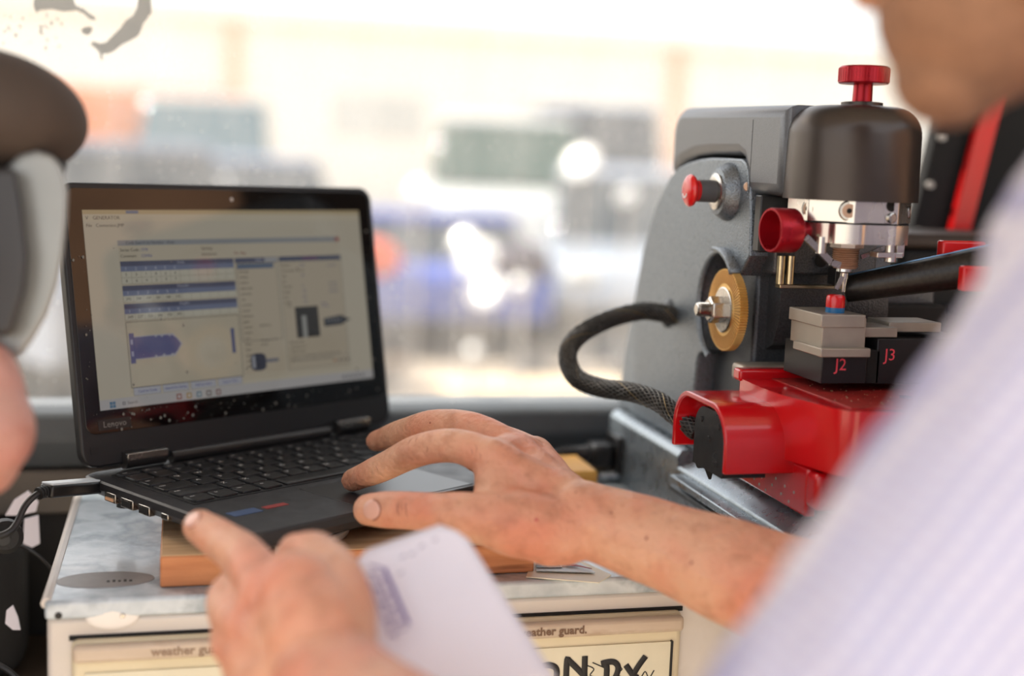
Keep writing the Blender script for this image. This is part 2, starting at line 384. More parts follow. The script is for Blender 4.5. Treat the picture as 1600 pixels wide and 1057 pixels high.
def glass_mat():
    m = bpy.data.materials.new('dusty_glass'); m.use_nodes = True; nt = m.node_tree; nt.nodes.clear()
    out = nt.nodes.new('ShaderNodeOutputMaterial'); tr = nt.nodes.new('ShaderNodeBsdfTransparent'); tr.inputs[0].default_value = (.97,.98,.97,1)
    tl = nt.nodes.new('ShaderNodeBsdfTranslucent'); tl.inputs[0].default_value = (.95,.93,.88,1)
    df = nt.nodes.new('ShaderNodeBsdfDiffuse'); df.inputs[0].default_value = (.85,.83,.78,1)
    dm = nt.nodes.new('ShaderNodeMixShader'); dm.inputs[0].default_value = .25
    nt.links.new(tl.outputs[0], dm.inputs[1]); nt.links.new(df.outputs[0], dm.inputs[2])
    tc = nt.nodes.new('ShaderNodeTexCoord')
    mp = nt.nodes.new('ShaderNodeMapping'); mp.inputs['Scale'].default_value = (3, 1, 1); nt.links.new(tc.outputs['Object'], mp.inputs[0])
    n = nt.nodes.new('ShaderNodeTexNoise'); n.inputs['Scale'].default_value = 9; n.inputs['Detail'].default_value = 6; nt.links.new(mp.outputs[0], n.inputs['Vector'])
    r = nt.nodes.new('ShaderNodeMapRange'); r.inputs[1].default_value = .3; r.inputs[2].default_value = .75; r.inputs[3].default_value = .14; r.inputs[4].default_value = .29
    nt.links.new(n.outputs[0], r.inputs[0])
    # fine specks
    v = nt.nodes.new('ShaderNodeTexVoronoi'); v.inputs['Scale'].default_value = 130; nt.links.new(tc.outputs['Object'], v.inputs['Vector'])
    r2 = nt.nodes.new('ShaderNodeMapRange'); r2.inputs[1].default_value = .10; r2.inputs[2].default_value = .2; r2.inputs[3].default_value = .10; r2.inputs[4].default_value = 0
    nt.links.new(v.outputs['Distance'], r2.inputs[0])
    ad = nt.nodes.new('ShaderNodeMath'); ad.operation = 'ADD'; ad.use_clamp = True; nt.links.new(r.outputs[0], ad.inputs[0]); nt.links.new(r2.outputs[0], ad.inputs[1])
    mx = nt.nodes.new('ShaderNodeMixShader'); nt.links.new(ad.outputs[0], mx.inputs[0]); nt.links.new(tr.outputs[0], mx.inputs[1]); nt.links.new(dm.outputs[0], mx.inputs[2])
    gl = nt.nodes.new('ShaderNodeBsdfGlossy'); gl.inputs['Roughness'].default_value = .02; lw = nt.nodes.new('ShaderNodeFresnel'); lw.inputs[0].default_value = 1.3
    m2 = nt.nodes.new('ShaderNodeMixShader'); nt.links.new(lw.outputs[0], m2.inputs[0]); nt.links.new(mx.outputs[0], m2.inputs[1]); nt.links.new(gl.outputs[0], m2.inputs[2])
    nt.links.new(m2.outputs[0], out.inputs[0]); return m
gp = MB().add([(-1.1,WY,-.262),(.85,WY,-.262),(.85,WY,.42),(-1.1,WY,.42)], [(0,1,2,3)])
win = struct('window_1', gp, glass_mat(), 'dusty side window of the van')
# residue streaks stuck to the pane
sm_m = mat('dried_residue', C(178,182,180), .7, var=.05, scale=60)
def smear(pix, nm='residue_patch'):
    P = [onY(x, y, WY-.004) for x, y in pix]; n = len(P); ext = Vector((0,.0012,0))
    mb = MB(); mb.prism([tuple(p) for p in P], ext)
    o = mb.build(nm, sm_m, win); return o
smear([(54,-12),(52,8),(56,20),(62,16),(80,14),(100,18),(120,16),(132,22),(140,30),(150,32),(148,26),(138,20),(132,14),(126,12),(118,8),(112,-12)])
smear([(126,47),(131,43),(139,41),(145,44),(143,50),(138,55),(130,53)])
smear([(216,-12),(214,12),(208,24),(196,32),(188,44),(176,56),(166,66),(156,68),(148,65),(142,66),(143,71),(150,76),(155,82),(158,94),(161,93),(160,84),(168,84),(178,80),(190,70),(204,63),(216,56),(221,46),(224,36),(230,30),(233,23),(237,22),(236,-12)])
for _ in range(26):
    x = random.uniform(0, 110); y = random.uniform(20, 75); s_ = random.uniform(.8, 2.2)
    smear([(x-s_, y), (x, y-s_*1.8), (x+s_, y), (x, y+s_*2.4)], 'residue_fleck')
for _ in range(40):
    x = random.uniform(600, 1040); y = random.uniform(330, 630); s_ = random.uniform(.5, 1.3)
    smear([(x-s_, y), (x, y-s_), (x+s_, y), (x, y+s_)], 'residue_fleck')

# slanting black pillar with the red strap, right of the window
pil = thing('door_pillar', 'black slanting pillar at the right end of the window', 'pillar', onY(1400, 600, 1.07))
a = onY(1500, 120, 1.085); b = onY(1425, 420, 1.085)
d = (a-b).normalized(); A = b-d*.22; B = a+d*.25
side = Vector((1,0,0)); A = A+side*.006; B = B+side*.006
def slab(name, A, B, w0, w1, y0, y1, m_, parent, bevel=.003):
    mb = MB(); pts = [A+side*w0, A+side*w1, B+side*w1, B+side*w0]
    mb.prism([(p.x, y0, p.z) for p in pts], (0, y1-y0, 0)); return mb.build(name, m_, parent, bevel)
slab('post', A, B, 0, .170, 1.112, 1.126, M['matblack'], pil)
for k in range(9):
    p = A.lerp(B, .25+.07*k)+side*.006; MB().cyl((p.x,1.112,p.z), (p.x,1.107,p.z), .0035, n=12).build('rivet', M['pale'], pil)
rs = slab('red_strap', A, B, .034, .054, 1.098, 1.106, M['redplas'], None, .002)
tag(rs, 'red strap running down the black slanting pillar', 'strap')
# dark trunk behind the machine on the right
tr_o = onY(1400, 480, 1.0)
trunk = thing('equipment_case', 'black case standing behind the key machine on the right', 'case', (.62,1.0,-.27))
MB().box((.555,.93,-.27), (1.0,1.05,-.052)).build('case_body', M['matblack'], trunk, .006)
MB().box((.553,.928,-.052), (1.002,1.052,-.040)).build('case_lid', mat('dark_brown_lid', C(48,34,26), .6), trunk, .004)
MB().tube(spline([(.60,.93,-.10),(.60,.915,-.10),(.66,.912,-.10),(.72,.915,-.10),(.72,.93,-.10)],4), .004, 8).build('handle', M['black'], trunk)
MB().box((.70,.926,-.065),(.72,.931,-.035)).build('latch', M['steel'], trunk, .001)

# ------------------------------------------------------------------ outside, far beyond the glass
def car(name, label, loc, rz, L=4.4, Wd=1.8, H=1.5, body=(200,200,205), cabin=(.28,.80), hood=.55, group=None, glass=(40,52,60), lampc=(190,30,20), lamps=1):
    t = thing(name, label, 'car', (loc[0], loc[1], GZ), rz, group, local=True)
    bmt = mat('car_paint', C(*body), .25, .2, coat=.5); gmt = mat('car_glass', C(*glass), .08, 0, spec=.6)
    w = Wd/2; h = H*hood
    prof = [(-L/2,.28),(-L/2,.62*h/.8+.05),(-L/2+.12,h),(L*.5-.9,h*1.02),(L/2-.1,h*.86),(L/2,.5),(L/2,.28)]
    MB().prism([(x,-w,z) for x,z in prof], (0,Wd,0)).build('body', bmt, t, .06, 3)
    c0 = -L/2+L*(1-cabin[1]); c1 = -L/2+L*(1-cabin[0])
    wi = w*.86
    def cab(z0, z1, i0, i1, g, m_, nm, dx=0):
        b0, b1 = c0+i0*.35, c1-i0*.55; t0, t1 = c0+i1*.35, c1-i1*.55
        mb = MB(); vv = [(b0,-w+.03,z0),(b1,-w+.03,z0),(b1,w-.03,z0),(b0,w-.03,z0),(t0,-wi,z1),(t1,-wi,z1),(t1,wi,z1),(t0,wi,z1)]
        mb.add(vv, [(3,2,1,0),(4,5,6,7),(0,1,5,4),(1,2,6,5),(2,3,7,6),(3,0,4,7)]); return mb.build(nm, m_, t, .04)
    cab(h-.02, H-.08, 0, .9, 0, gmt, 'windows')
    MB().box((c0+.30,-wi,H-.1),(c1-.48,wi,H)).build('roof', bmt, t, .045, 3)
    for sx in (-1,1):
        for sy in (-1,1):
            MB().lathe((sx*L*.31, sy*(w-.18), .32), (0,sy,0), [(0,.32),(.2,.32),(.21,.29)], 24).build('wheel', M['rubber'], t)
            MB().lathe((sx*L*.31, sy*(w+.02), .32), (0,sy,0), [(0,.2),(.02,.18),(.03,0)], 16).build('hubcap', M['chrome'], t)
        for sy in (-1,1):
            MB().ball((sx*(L/2-.05), sy*w*.7, h*(.72 if lamps == 1 or sx > 0 else 1.05)), (.08*lamps,.16*lamps,.1*lamps)).build('lamp', mat('car_lamp', C(230,230,225) if sx > 0 else (C(*lampc) if sy > 0 or lamps == 1 else C(60,50,70)), .1), t)
    return t
def gpt(px, py): return onZ(px, py, GZ)
# positions follow the sight lines at the distance in metres
def spot(px, dist): p = at(px, 250, dist); return (p.x, p.y)
CARS = []
def put(kind, lab, px, dist, deg, L, Wd, H, **k):
    c_ = spot(px, dist); deg = 90-math.degrees(YAW+math.atan((px-800)/FPX))+deg; CARS.append((c_[0], c_[1], L/2+.25, Wd/2+.25, radians(deg))); car(kind, lab, c_, radians(deg), L, Wd, H, **k)
put('van', 'white van with a wide teal windscreen parked far behind the laptop', 330, 20.5, 176, 4.9, 2.0, 2.3, body=(214,214,210), cabin=(.12,.97), hood=.52, glass=(70,98,108))
put('car', 'blue grey estate car parked left, nearest the window glass', 60, 8.9, 24, 4.4, 1.8, 1.50, body=(120,132,150))
put('car', 'pale blue saloon car behind the top edge of the laptop', 385, 14.6, 184, 4.4, 1.8, 1.45, body=(150,162,184))
put('car', 'deep blue low hatchback beside the laptop screen', 668, 11.0, 6, 3.2, 1.6, 1.05, body=(60,86,176), cabin=(.35,.8), hood=.66, lampc=(236,92,44), lamps=1.5)
put('van', 'white van with dark green windows in mid yard', 780, 17.4, 184, 4.6, 1.9, 2.05, body=(235,235,232), cabin=(.12,.97), hood=.6, glass=(46,74,66))
put('van', 'tall pale blue van beyond the curved machine hose', 935, 24.5, 178, 5.0, 2.4, 2.6, body=(176,188,208), cabin=(.1,.97), hood=.62, glass=(50,56,62))
put('car', 'silver hatchback in front of the tall pale blue van', 1000, 12.4, 186, 4.0, 1.75, 1.45, body=(176,184,196))
# orange shipping container at the left
ct = thing('shipping_container', 'peach orange shipping container far left behind the cars', 'container', (*spot(205, 24), GZ), radians(8), local=True)
om = mat('orange_sheet', C(240,150,96), .6)
MB().box((-1.9,-1.2,0),(1.9,1.2,2.55)).build('body', om, ct, .02)
for k in range(18): MB().box((-1.85+k*.21,-1.26,.1),(-1.75+k*.21,-1.2,2.45)).build('rib', om, ct)
for k in (0,1): MB().cyl((-1.5+k*.4+1.2,-1.3,.1),(-1.5+k*.4+1.2,-1.3,2.45),.03,n=8).build('lock_rod', M['steel'], ct)
# white workshop building and its orange posts
bl = thing('workshop_building', 'long white workshop building closing the yard', 'building', (8,42,GZ), 0, local=True)
wm_ = mat('white_cladding', C(244,240,230), .8)
MB().box((-26,0,0),(30,10,5.6)).build('wall', wm_, bl)
MB().box((-26.4,-.5,5.6),(30.4,10.5,6.1)).build('roof', wm_, bl)
for k in range(8): MB().box((-22+k*6.2,-.06,2.2),(-19+k*6.2,0,3.6)).build('window', mat('pane_pale', C(206,208,204), .3), bl)
for x in (-18.5,-6.6,7.9,20): MB().box((x,-.3,0),(x+.35,0,5.6)).build('post', mat('orange_post', C(240,180,140), .7), bl)
# unseen brown shed, added so that the laptop screen reflects warm brown
sh_ = thing('reflection_shed', 'long unseen brown shed added for its reflection in the laptop screen', 'building', (13,-6,GZ), 0, local=True)
MB().box((0,-12,0),(5,5.5,6.5)).build('wall', mat('brown_render', C(150,114,88), .9, var=.15, scale=1), sh_)
MB().box((-.3,-12.3,6.5),(5.3,5.8,6.8)).build('roof', M['darkwall'], sh_)
MB().box((-.06,-5,0),(0,-2,4)).build('door', mat('shed_door', C(140,90,60), .8), sh_)
# heap of rubble between the cars and the van
rub = [mat('rubble_'+str(i), C(*c), .85, var=.2, scale=3) for i, c in enumerate(((120,106,92),(88,82,78),(160,146,128),(62,64,70),(140,114,90)))]
def rock(c, r, m_):
    bm = bmesh.new(); bmesh.ops.create_icosphere(bm, subdivisions=1, radius=1)
    s3 = (r*random.uniform(.8,1.5), r*random.uniform(.7,1.2), r*random.uniform(.5,.9))
    vv = [Vector(c)+Vector((v.co.x*s3[0], v.co.y*s3[1], v.co.z*s3[2]))*random.uniform(.75,1.15) for v in bm.verts]
    ff = [tuple(v.index for v in f.verts) for f in bm.faces]; bm.free()
    return MB().add(vv, ff).build('stone', m_, None, angle=10)
stones = []; pq0 = gpt(840, 612); stones += [(pq0.x-.3, pq0.y, .35), (pq0.x+.3, pq0.y, .35)]
def free(x, y, r):
    for cx_, cy_, hl, hw, a_ in CARS:
        dx, dy = x-cx_, y-cy_; u_ = abs(dx*cos(a_)+dy*sin(a_)); v_ = abs(-dx*sin(a_)+dy*cos(a_))
        if u_ < hl+r and v_ < hw+r: return False
    return all((x-a_)**2+(y-b_)**2 > (1.35*(r+c_))**2 for a_, b_, c_ in stones)
# sheet of pale plywood on the ground right below the window line
p = gpt(840, 612)
t = tag(MB().box((-.62,-.30,0),(.62,.22,.03)).build('plywood_sheet', ramp_mat('pale_ply', [(.3, C(226,196,156)), (.7, C(240,214,176))], .7, 3), None, .004), 'pale plywood sheet lying in the yard below the hose', 'board')
t.location = (p.x, p.y, GZ+.02)
# polished domes on stakes, added to throw sun glints back at the camera
def glint(px, py, dist, r, cap_r, label):
    for k in range(40):
        dd = dist+(k % 2*2-1)*k*.06; c = at(px, py, dd)
        if dd > 7 and free(c.x, c.y, .07): break
    stones.append((c.x, c.y, .07))
    v = (-c).normalized(); h = (v+SUN_DIR).normalized()
    ang = math.asin(min(.95, cap_r/r)); prof = []
    for k in range(9):
        a = ang*k/8; prof.append((r*cos(a)-r, max(r*sin(a), 1e-4)))
    o = thing('glint_dome', label, 'scrap metal', c, 0, 'domes added for sun glints in the yard')
    MB().lathe(c, h, prof, 40, cap=False).build('dome', gmat, o)
    MB().lathe(c, h, [(prof[-1][0]-.02, cap_r*.99),(prof[-1][0], cap_r),(prof[-1][0]+.01, cap_r*.99)], 40).build('rim', M['pale'], o)
    base = c+h*(prof[-1][0]-.02)
    MB().cyl((base.x,base.y,base.z), (base.x,base.y,GZ), .014, n=10).build('stake', M['pale'], o)
gmat = mat('glint_metal', C(235,233,228), .30, 1)
GL = [(905,250,9.3,.32,.13,'highest added glint dome on a stake, close beside the machine arm'), (742,400,8.8,.38,.14,'brightest added glint dome midway between screen and machine'),
      (757,452,8.4,.36,.13,'added glint dome just below the brightest one'), (650,292,8.7,.13,.08,'added glint dome beside the upper right corner of the laptop'),
      (722,372,8.5,.22,.09,'small added glint dome just above the brightest one'), (975,302,9.2,.11,.08,'added glint dome beside the machine column'),
      (735,545,7.5,.045,.045,'faint added glint dome low in the yard near the laptop corner'), (808,440,8.0,.06,.06,'faint added glint dome right of the brightest pair'),
      (340,283,10.5,.08,.07,'added glint dome just above the laptop top edge')]
for g in GL: glint(*g)
for k in range(1500):
    px = random.uniform(600, 1060); py = random.uniform(410, 600)
    p = gpt(px, py); r = random.uniform(.07, .20)
    if len(stones) > 110 or not free(p.x, p.y, r): continue
    o = rock((p.x, p.y, p.z+r*.3), r, random.choice(rub)); tag(o, 'rubble stone lying in the blurred yard beyond the window', 'stone', 'rubble stones in the yard'); stones.append((p.x, p.y, r))
# ------------------------------------------------------------------ drawer cabinet under everything
CT = -.27; CFY = .806; CX0 = -.078; CX1 = .80
cab = thing('drawer_cabinet', 'white enamelled drawer cabinet carrying the laptop and the key machine', 'cabinet', (.3,.93,FZ))
mb = MB().box((CX0,CFY,FZ+.005),(CX1,1.085,CT-.012)); mb.build('carcass', M['cabinet'], cab, .003)
topm = MB().box((CX0-.001,CFY-.003,CT-.012),(CX1,1.085,CT)); topm.build('top_sheet', M['cabtop'], cab, .0025, 3)
# rolled back-left lip of the top sheet
MB().tube([(CX0,CFY,CT-.002),(CX0,.95,CT-.0015),(CX0,1.085,CT-.002)], .0035, 8).build('edge_roll', M['cabinet'], cab)
def fy(x, y): return onY(x, y, CFY)
zt = (fy(112,986).z+fy(1050,960).z)/2
xs = [(fy(112,990).x, fy(575,990).x), (fy(590,975).x, fy(1062,965).x)]
for i, (xa, xb) in enumerate(xs):
    d = MB().box((xa, CFY-.006, zt-.12), (xb, CFY+.004, zt-.001)).build('drawer', M['cream'], cab, .004, 3)
    MB().box((xa+.001, CFY-.0125, zt-.013), (xb-.001, CFY-.005, zt-.002)).build('lip', M['lip'], d, .003, 3)
    MB().box((xa-.0015, CFY-.0008, zt-.002), (xb+.0015, CFY+.001, zt+.0012)).build('gap_shadow_strip', M['matblack'], d)
    # recessed card window with a rim
    MB().box((xa+.008, CFY-.0075, zt-.11), (xb-.007, CFY-.0058, zt-.021)).build('card', mat('label_card_%d' % i, C(226,220,196), .5, var=.05, scale=30), d)
    MB().box((xb-.0085, CFY-.0085, zt-.11), (xb-.007, CFY-.0058, zt-.0205)).build('card_edge', M['ink'], d)
    mb = MB(); add_text(mb, 'weather guard.', .0078, ((xa+xb)/2 + (.01 if i else -.02), CFY-.0130, zt-.0075), (1,0,0), (0,0,1), bold=.0002)
    mb.build('lettering', M['textbrown'] if i else mat('faded_print', C(156,132,112), .6), d)
    if i == 1: dr2 = d
    else: dr1 = d
# marker writing on the right drawer card
strokes = {
 'O': [[(833,1052),(842,1044),(856,1040),(868,1044),(870,1056),(866,1075),(848,1082),(833,1072),(833,1052)]],
 'N': [[(884,1078),(886,1034),(890,1034),(912,1056),(913,1060),(914,1026)]],
 'D': [[(946,1082),(948,1042),(940,1038),(958,1035),(966,1044),(960,1062),(946,1078)]],
 'Y': [[(978,1040),(988,1054),(996,1060)],[(1009,1026),(996,1044),(984,1066),(976,1084)]],
 'm': [[(760,1085),(770,1046),(784,1066),(798,1044),(806,1085)]]}
mb = MB()
for k, L in strokes.items():
    for s_ in L:
        P = spline([onY(x, y, CFY-.0079) for x, y in s_], 5); mb.tube(P, [(.0003,.0021)]*len(P), 8, flat=(0,1,0))
mb.build('marker_writing', M['ink'], dr2)
mb = MB()
for s_ in ([(916,1040),(928,1046),(922,1056),(934,1060)], [(960,1040),(972,1046),(964,1054),(974,1060)], [(990,1050),(1000,1060),(1008,1050),(1014,1060),(1022,1048)], [(926,1036),(944,1044)]):
    P = spline([onY(x, y, CFY-.0077) for x, y in s_], 4); mb.tube(P, [(.0002,.00045)]*len(P), 6, flat=(0,1,0))
mb.build('pen_writing', M['ink'], dr2)
p = fy(92, 960); MB().cyl((p.x,CFY-.0035,p.z),(p.x,CFY+.002,p.z),.0022,n=16).build('screw', M['ink'], cab)
p = fy(176, 962); MB().ball((p.x,CFY-.001,p.z),(.016,.0022,.009)).build('dent_patch', mat('white_gloss_patch', C(240,236,232), .15), cab)
p = fy(192, 960); MB().cyl((p.x,CFY-.0042,p.z),(p.x,CFY+.002,p.z),.0014,n=12).build('screw', M['steel'], cab)
# stain ring on the top (old sticker)
p = onZ(165, 906, CT+.0003); mb = MB(); mb.prism([(p.x+.030*cos(2*pi*k/32), p.y+.016*sin(2*pi*k/32), CT) for k in range(32)], (0,0,.0004))
o = mb.build('old_sticker', mat('faded_sticker', C(140,136,134), .4, var=.1, scale=90), cab)
mb = MB()
for k in range(5): mb.box((p.x+.001+k*.0034,p.y-.006,CT+.0004),(p.x+.0028+k*.0034,p.y-.003+.001*(k%2),CT+.0006))
mb.build('worn_print', M['ink'], o)

# ------------------------------------------------------------------ board under the laptop, pale lid
BZ = -.2492
pl = onZ(250, 919, CT); pr = onZ(835, 897, CT)
bd = thing('wooden_board', 'light wooden board lying on the cabinet under the laptop', 'board', (pl.x, pl.y, CT))
MB().box((pl.x, pl.y-.001, CT+.0003), (pr.x, .990, BZ-.0006)).build('plank', M['wood'], bd, .0012)
MB().box((pl.x+.0006, pl.y, BZ-.0008), (pr.x-.0006, .9895, BZ)).build('top_face', M['woodtop'], bd, .0006)

# ------------------------------------------------------------------ laptop
LW, LD, LT = .290, .200, .0155
LYAW = .5811; LO = Vector((.1075,.9415,-.2255))
lap = thing('laptop', 'black laptop computer open on the board with a blue program on its screen', 'laptop', LO, LYAW, local=True)
def l2(x, y, z=-.2255):      # picture point on the deck plane -> laptop coordinates
    p = onZ(x, y, z)-LO; c, s_ = cos(LYAW), sin(LYAW); return Vector((p.x*c+p.y*s_, -p.x*s_+p.y*c, p.z))
ol = rrect(-LW/2, -LD/2, LW/2, LD/2, .011, 6)
mb = MB()
rings = [(-LT,.012),(-LT+.004,.004),(-.006,.0),(-.0012,.0),(0,.0014)]
vv = []; n = len(ol)
for z, ins in rings:
    for x, y in ol: vv.append((x*(1-ins/(LW/2)), y*(1-ins/(LD/2)), z))
ff = [tuple(reversed(range(n)))] + [tuple(range(4*n, 5*n))] + [(i*n+k, i*n+(k+1) % n, (i+1)*n+(k+1) % n, (i+1)*n+k) for i in range(4) for k in range(n)]
mb.add(vv, ff); mb.build('base', M['laptop'], lap, angle=25)
for sx, sy in ((-1,-1),(1,-1),(-1,1),(1,1)):
    MB().cyl((sx*.12, sy*.08, -LT-.0078), (sx*.12, sy*.08, -LT+.001), .007, n=16).build('rubber_foot', M['rubber'], lap)
# keyboard well and keys
kx0, kx1, ky0, ky1 = -.131, .131, -.020, .083
MB().box((kx0,ky0,.0000),(kx1,ky1,.0005)).build('keyboard_well', M['well'], lap, .0003)
rows = [[('esc',1)]+[('F%d' % i,1) for i in range(1,13)]+[('del',1.3)],
        [(c,1) for c in '`1234567890-=']+[('bksp',1.3)],
        [('tab',1.3)]+[(c,1) for c in 'QWERTYUIOP[]']+[('\\',1)],
        [('caps',1.6)]+[(c,1) for c in 'ASDFGHJKL;']+[("'",1),('enter',1.7)],
        [('shift',2.1)]+[(c,1) for c in 'ZXCVBNM,./']+[('shift',2.2)],
        [('ctrl',1),('fn',1),('win',1),('alt',1),('',4.9),('alt',1),('ctrl',1),('<',1),('^',1),('>',1)]]
hts = [.0115]+[.0180]*5; gap = .0030; y = ky1-.001; tot = sum(hts); sc_ = (ky1-ky0-.002)/tot
leg = MB()
for r, row in enumerate(rows):
    h = hts[r]*sc_; W_ = sum(w for _, w in row); u_ = (kx1-kx0-.002)/W_; x = kx0+.001
    for c_, w in row:
        xa, xb, ya, yb = x+gap/2, x+w*u_-gap/2, y-h+gap/2, y-gap/2
        outl = rrect(xa, ya, xb, yb, .0016, 2); n_ = len(outl); cx_, cy_ = (xa+xb)/2, (ya+yb)/2
        m_ = MB(); vv = []
        for z, s1 in ((.0004,1),(.0016,1),(.0020,.965)):
            for p, q in outl: vv.append((cx_+(p-cx_)*s1, cy_+(q-cy_)*s1, z))
        m_.add(vv, [tuple(range(2*n_, 3*n_))]+[(i*n_+k, i*n_+(k+1) % n_, (i+1)*n_+(k+1) % n_, (i+1)*n_+k) for i in range(2) for k in range(n_)])
        m_.build('key', M['key'], lap, fix=False)
        if c_: add_text(leg, c_.upper() if len(c_) == 1 else c_, .0054 if len(c_) == 1 else .0030, (xa+(.0042 if len(c_) == 1 else .0048), yb-.0042, .00205), (1,0,0), (0,1,0), .00002)
        x += w*u_
    y -= h
leg.build('key_legends', M['legend'], lap)
# touchpad
MB().box((-.052,-.094,-.0002),(.052,-.030,.0002)).build('touchpad', M['pad'], lap, .0002)
MB().box((-.0525,-.0945,-.0001),(.0525,-.0295,.00008)).build('touchpad_gap', M['well'], lap)
def sticker(px, py, w, h, m_, nm, txt, lab):
    p = l2(px, py); o = MB().box((p.x-w/2,p.y-h/2,0),(p.x+w/2,p.y+h/2,.00025)).build(nm, m_, lap); o['label'] = lab
sticker(382, 801, .022, .0105, mat('blue_sticker', C(62,84,122), .35), 'sticker', '', 'small blue sticker')
sticker(430, 791, .018, .0060, mat('red_sticker', C(150,52,52), .35), 'sticker', '', 'small red sticker')
# ports along the left side
def port(y0, y1, z0, z1, m_, nm, lab=None):
    o = MB().box((-LW/2-.0006,y0,z0),(-LW/2+.004,y1,z1)).build(nm, m_, lap, .0004)
    if lab: o['label'] = lab
port(.074,.079,-.0075,-.0045,M['matblack'],'audio_socket')
port(.052,.066,-.0120,-.0055,M['steel'],'usb_port','bright metal usb port')
MB().box((-LW/2-.0012,.0545,-.0108),(-LW/2+.003,.0640,-.0088)).build('usb_tongue', mat('usb_tongue_plastic', C(240,190,150), .4), lap)
port(.030,.045,-.0120,-.0055,M['steel'],'hdmi_port','metal video socket')
MB().box((-LW/2-.0012,.032,-.0108),(-LW/2+.003,.043,-.0070)).build('port_hole', M['matblack'], lap)
port(.010,.023,-.0120,-.0055,M['steel'],'usb_port','second metal usb port')
MB().box((-LW/2-.0012,.0115,-.0108),(-LW/2+.003,.0215,-.0070)).build('port_hole', M['matblack'], lap)
port(-.012,-.004,-.0100,-.0060,M['steel'],'card_slot')
# lid; built in lid plane: u = x, v = up along the lid, w = towards the viewer
LID = 1.4001
HY = LD/2-.006
lid_up = Vector((0, cos(LID), sin(LID))); lid_n = Vector((0, -sin(LID), cos(LID)))
def LP(u_, v, w): return Vector((u_, HY, 0)) + lid_up*v + lid_n*w
def lid_mesh(outl, w0, w1, inset=0):
    mb = MB(); n = len(outl); cx_ = sum(p[0] for p in outl)/n; cy_ = sum(p[1] for p in outl)/n
    vv = [LP(x, y, w0) for x, y in outl]+[LP(x, y, w1) for x, y in outl]
    mb.add(vv, [tuple(reversed(range(n))), tuple(range(n, 2*n))]+[(i, (i+1) % n, n+(i+1) % n, n+i) for i in range(n)]); return mb
lid = lid_mesh(rrect(-LW/2, .004, LW/2, .207, .012, 8), -.0085, 0).build('lid', M['laptop_lid'], lap, .0016, 3)
lid_mesh(rrect(-.1405, .0275, .1405, .2030, .008, 8), .0, .0006).build('bezel_glass', M['glass_black'], lid, .0003)
MB().lathe(LP(0, .1955, .0006), lid_n, [(0,.0016),(.0002,.0014)], 16).build('webcam', M['pale'], lid)
# hinges
for cx_ in (-.098, .098):
    mb = MB(); mb.lathe((cx_-.0165, HY-.0005, .0065), (1,0,0), [(0,.0062),(.033,.0062)], 20)
    h = mb.build('hinge', M['hinge'], lap, .0006)
    MB().box((cx_-.0165, HY-.0068, .0075), (cx_+.0165, HY-.0058, .0122)).build('hinge_edge', M['steel'], h, .0003)
MB().lathe((-.075, HY, .004), (1,0,0), [(0,.0045),(.15,.0045)], 16).build('hinge_cover', M['hinge'], lap)
# screen picture: flat layers of light, drawn in millimetres on the panel
AW, AH = .2569, .1434; V0 = .0438; W0 = .0008
UI = MB()
def lay(k): return W0+.00008*k
def ur(x0, y0, x1, y1, col, k=1):
    """fractions of the panel, y from the top"""
    UI.c = C(*col); X = lambda f: (f-.5)*AW; Y = lambda f: V0+(1-f)*AH
    UI.add([LP(X(x0),Y(y1),lay(k)), LP(X(x1),Y(y1),lay(k)), LP(X(x1),Y(y0),lay(k)), LP(X(x0),Y(y0),lay(k))], [(0,1,2,3)])
def ut(s_, x, y, size, col=(70,70,80), k=3, align='LEFT'):
    UI.c = C(*col); add_text(UI, s_, size*AH, LP((x-.5)*AW, V0+(1-y)*AH, lay(k)), (1,0,0), lid_up, 0, align)
def upoly(pts, col, k=2):
    UI.c = C(*col); vv = [LP((x-.5)*AW, V0+(1-y)*AH, lay(k)) for x, y in pts]; UI.add(list(reversed(vv)), [tuple(range(len(vv)))])
def frame_(x0, y0, x1, y1, col=(80,80,90), t=.0018, k=2):
    ur(x0,y0,x1,y0+t*1.6,col,k); ur(x0,y1-t*1.6,x1,y1,col,k); ur(x0,y0,x0+t,y1,col,k); ur(x1-t,y0,x1,y1,col,k)
PAPER = (232,222,200); LITE = (238,230,210)
ur(0,0,1,1,PAPER,0)
ur(0,0,1,.022,(224,202,160),1); ur(.135,.004,.175,.019,(130,150,180),2)
ur(0,.022,1,.06,(238,226,200),1); ut('GENERATOR', .03,.041,.026,(110,100,96)); ut('V',.008,.041,.026)
ut('File   Connection.JMP', .008,.079,.024,(110,100,96))
ur(.10,.155,.905,.182,(176,178,180),1); ut('Code Search by Number - Keys', .125,.169,.022,(90,90,96)); ur(.89,.158,.904,.18,(196,90,80),2)
ur(.10,.182,.905,.93,(228,216,192),1)
ut('Series Code:', .105,.205,.022,(60,60,60)); ut('1370',.17,.205,.022,(60,80,170)); ut('Comment:', .105,.236,.022,(60,60,60)); ut('123456',.17,.236,.022,(60,80,170))
ut('Spacing:',.375,.205,.022,(70,40,40)); ut('Increment:',.375,.236,.022,(70,40,40)); ut('Pin  Map',.49,.236,.022,(150,40,40))
BL = (112,114,136); BL2 = (142,150,178)
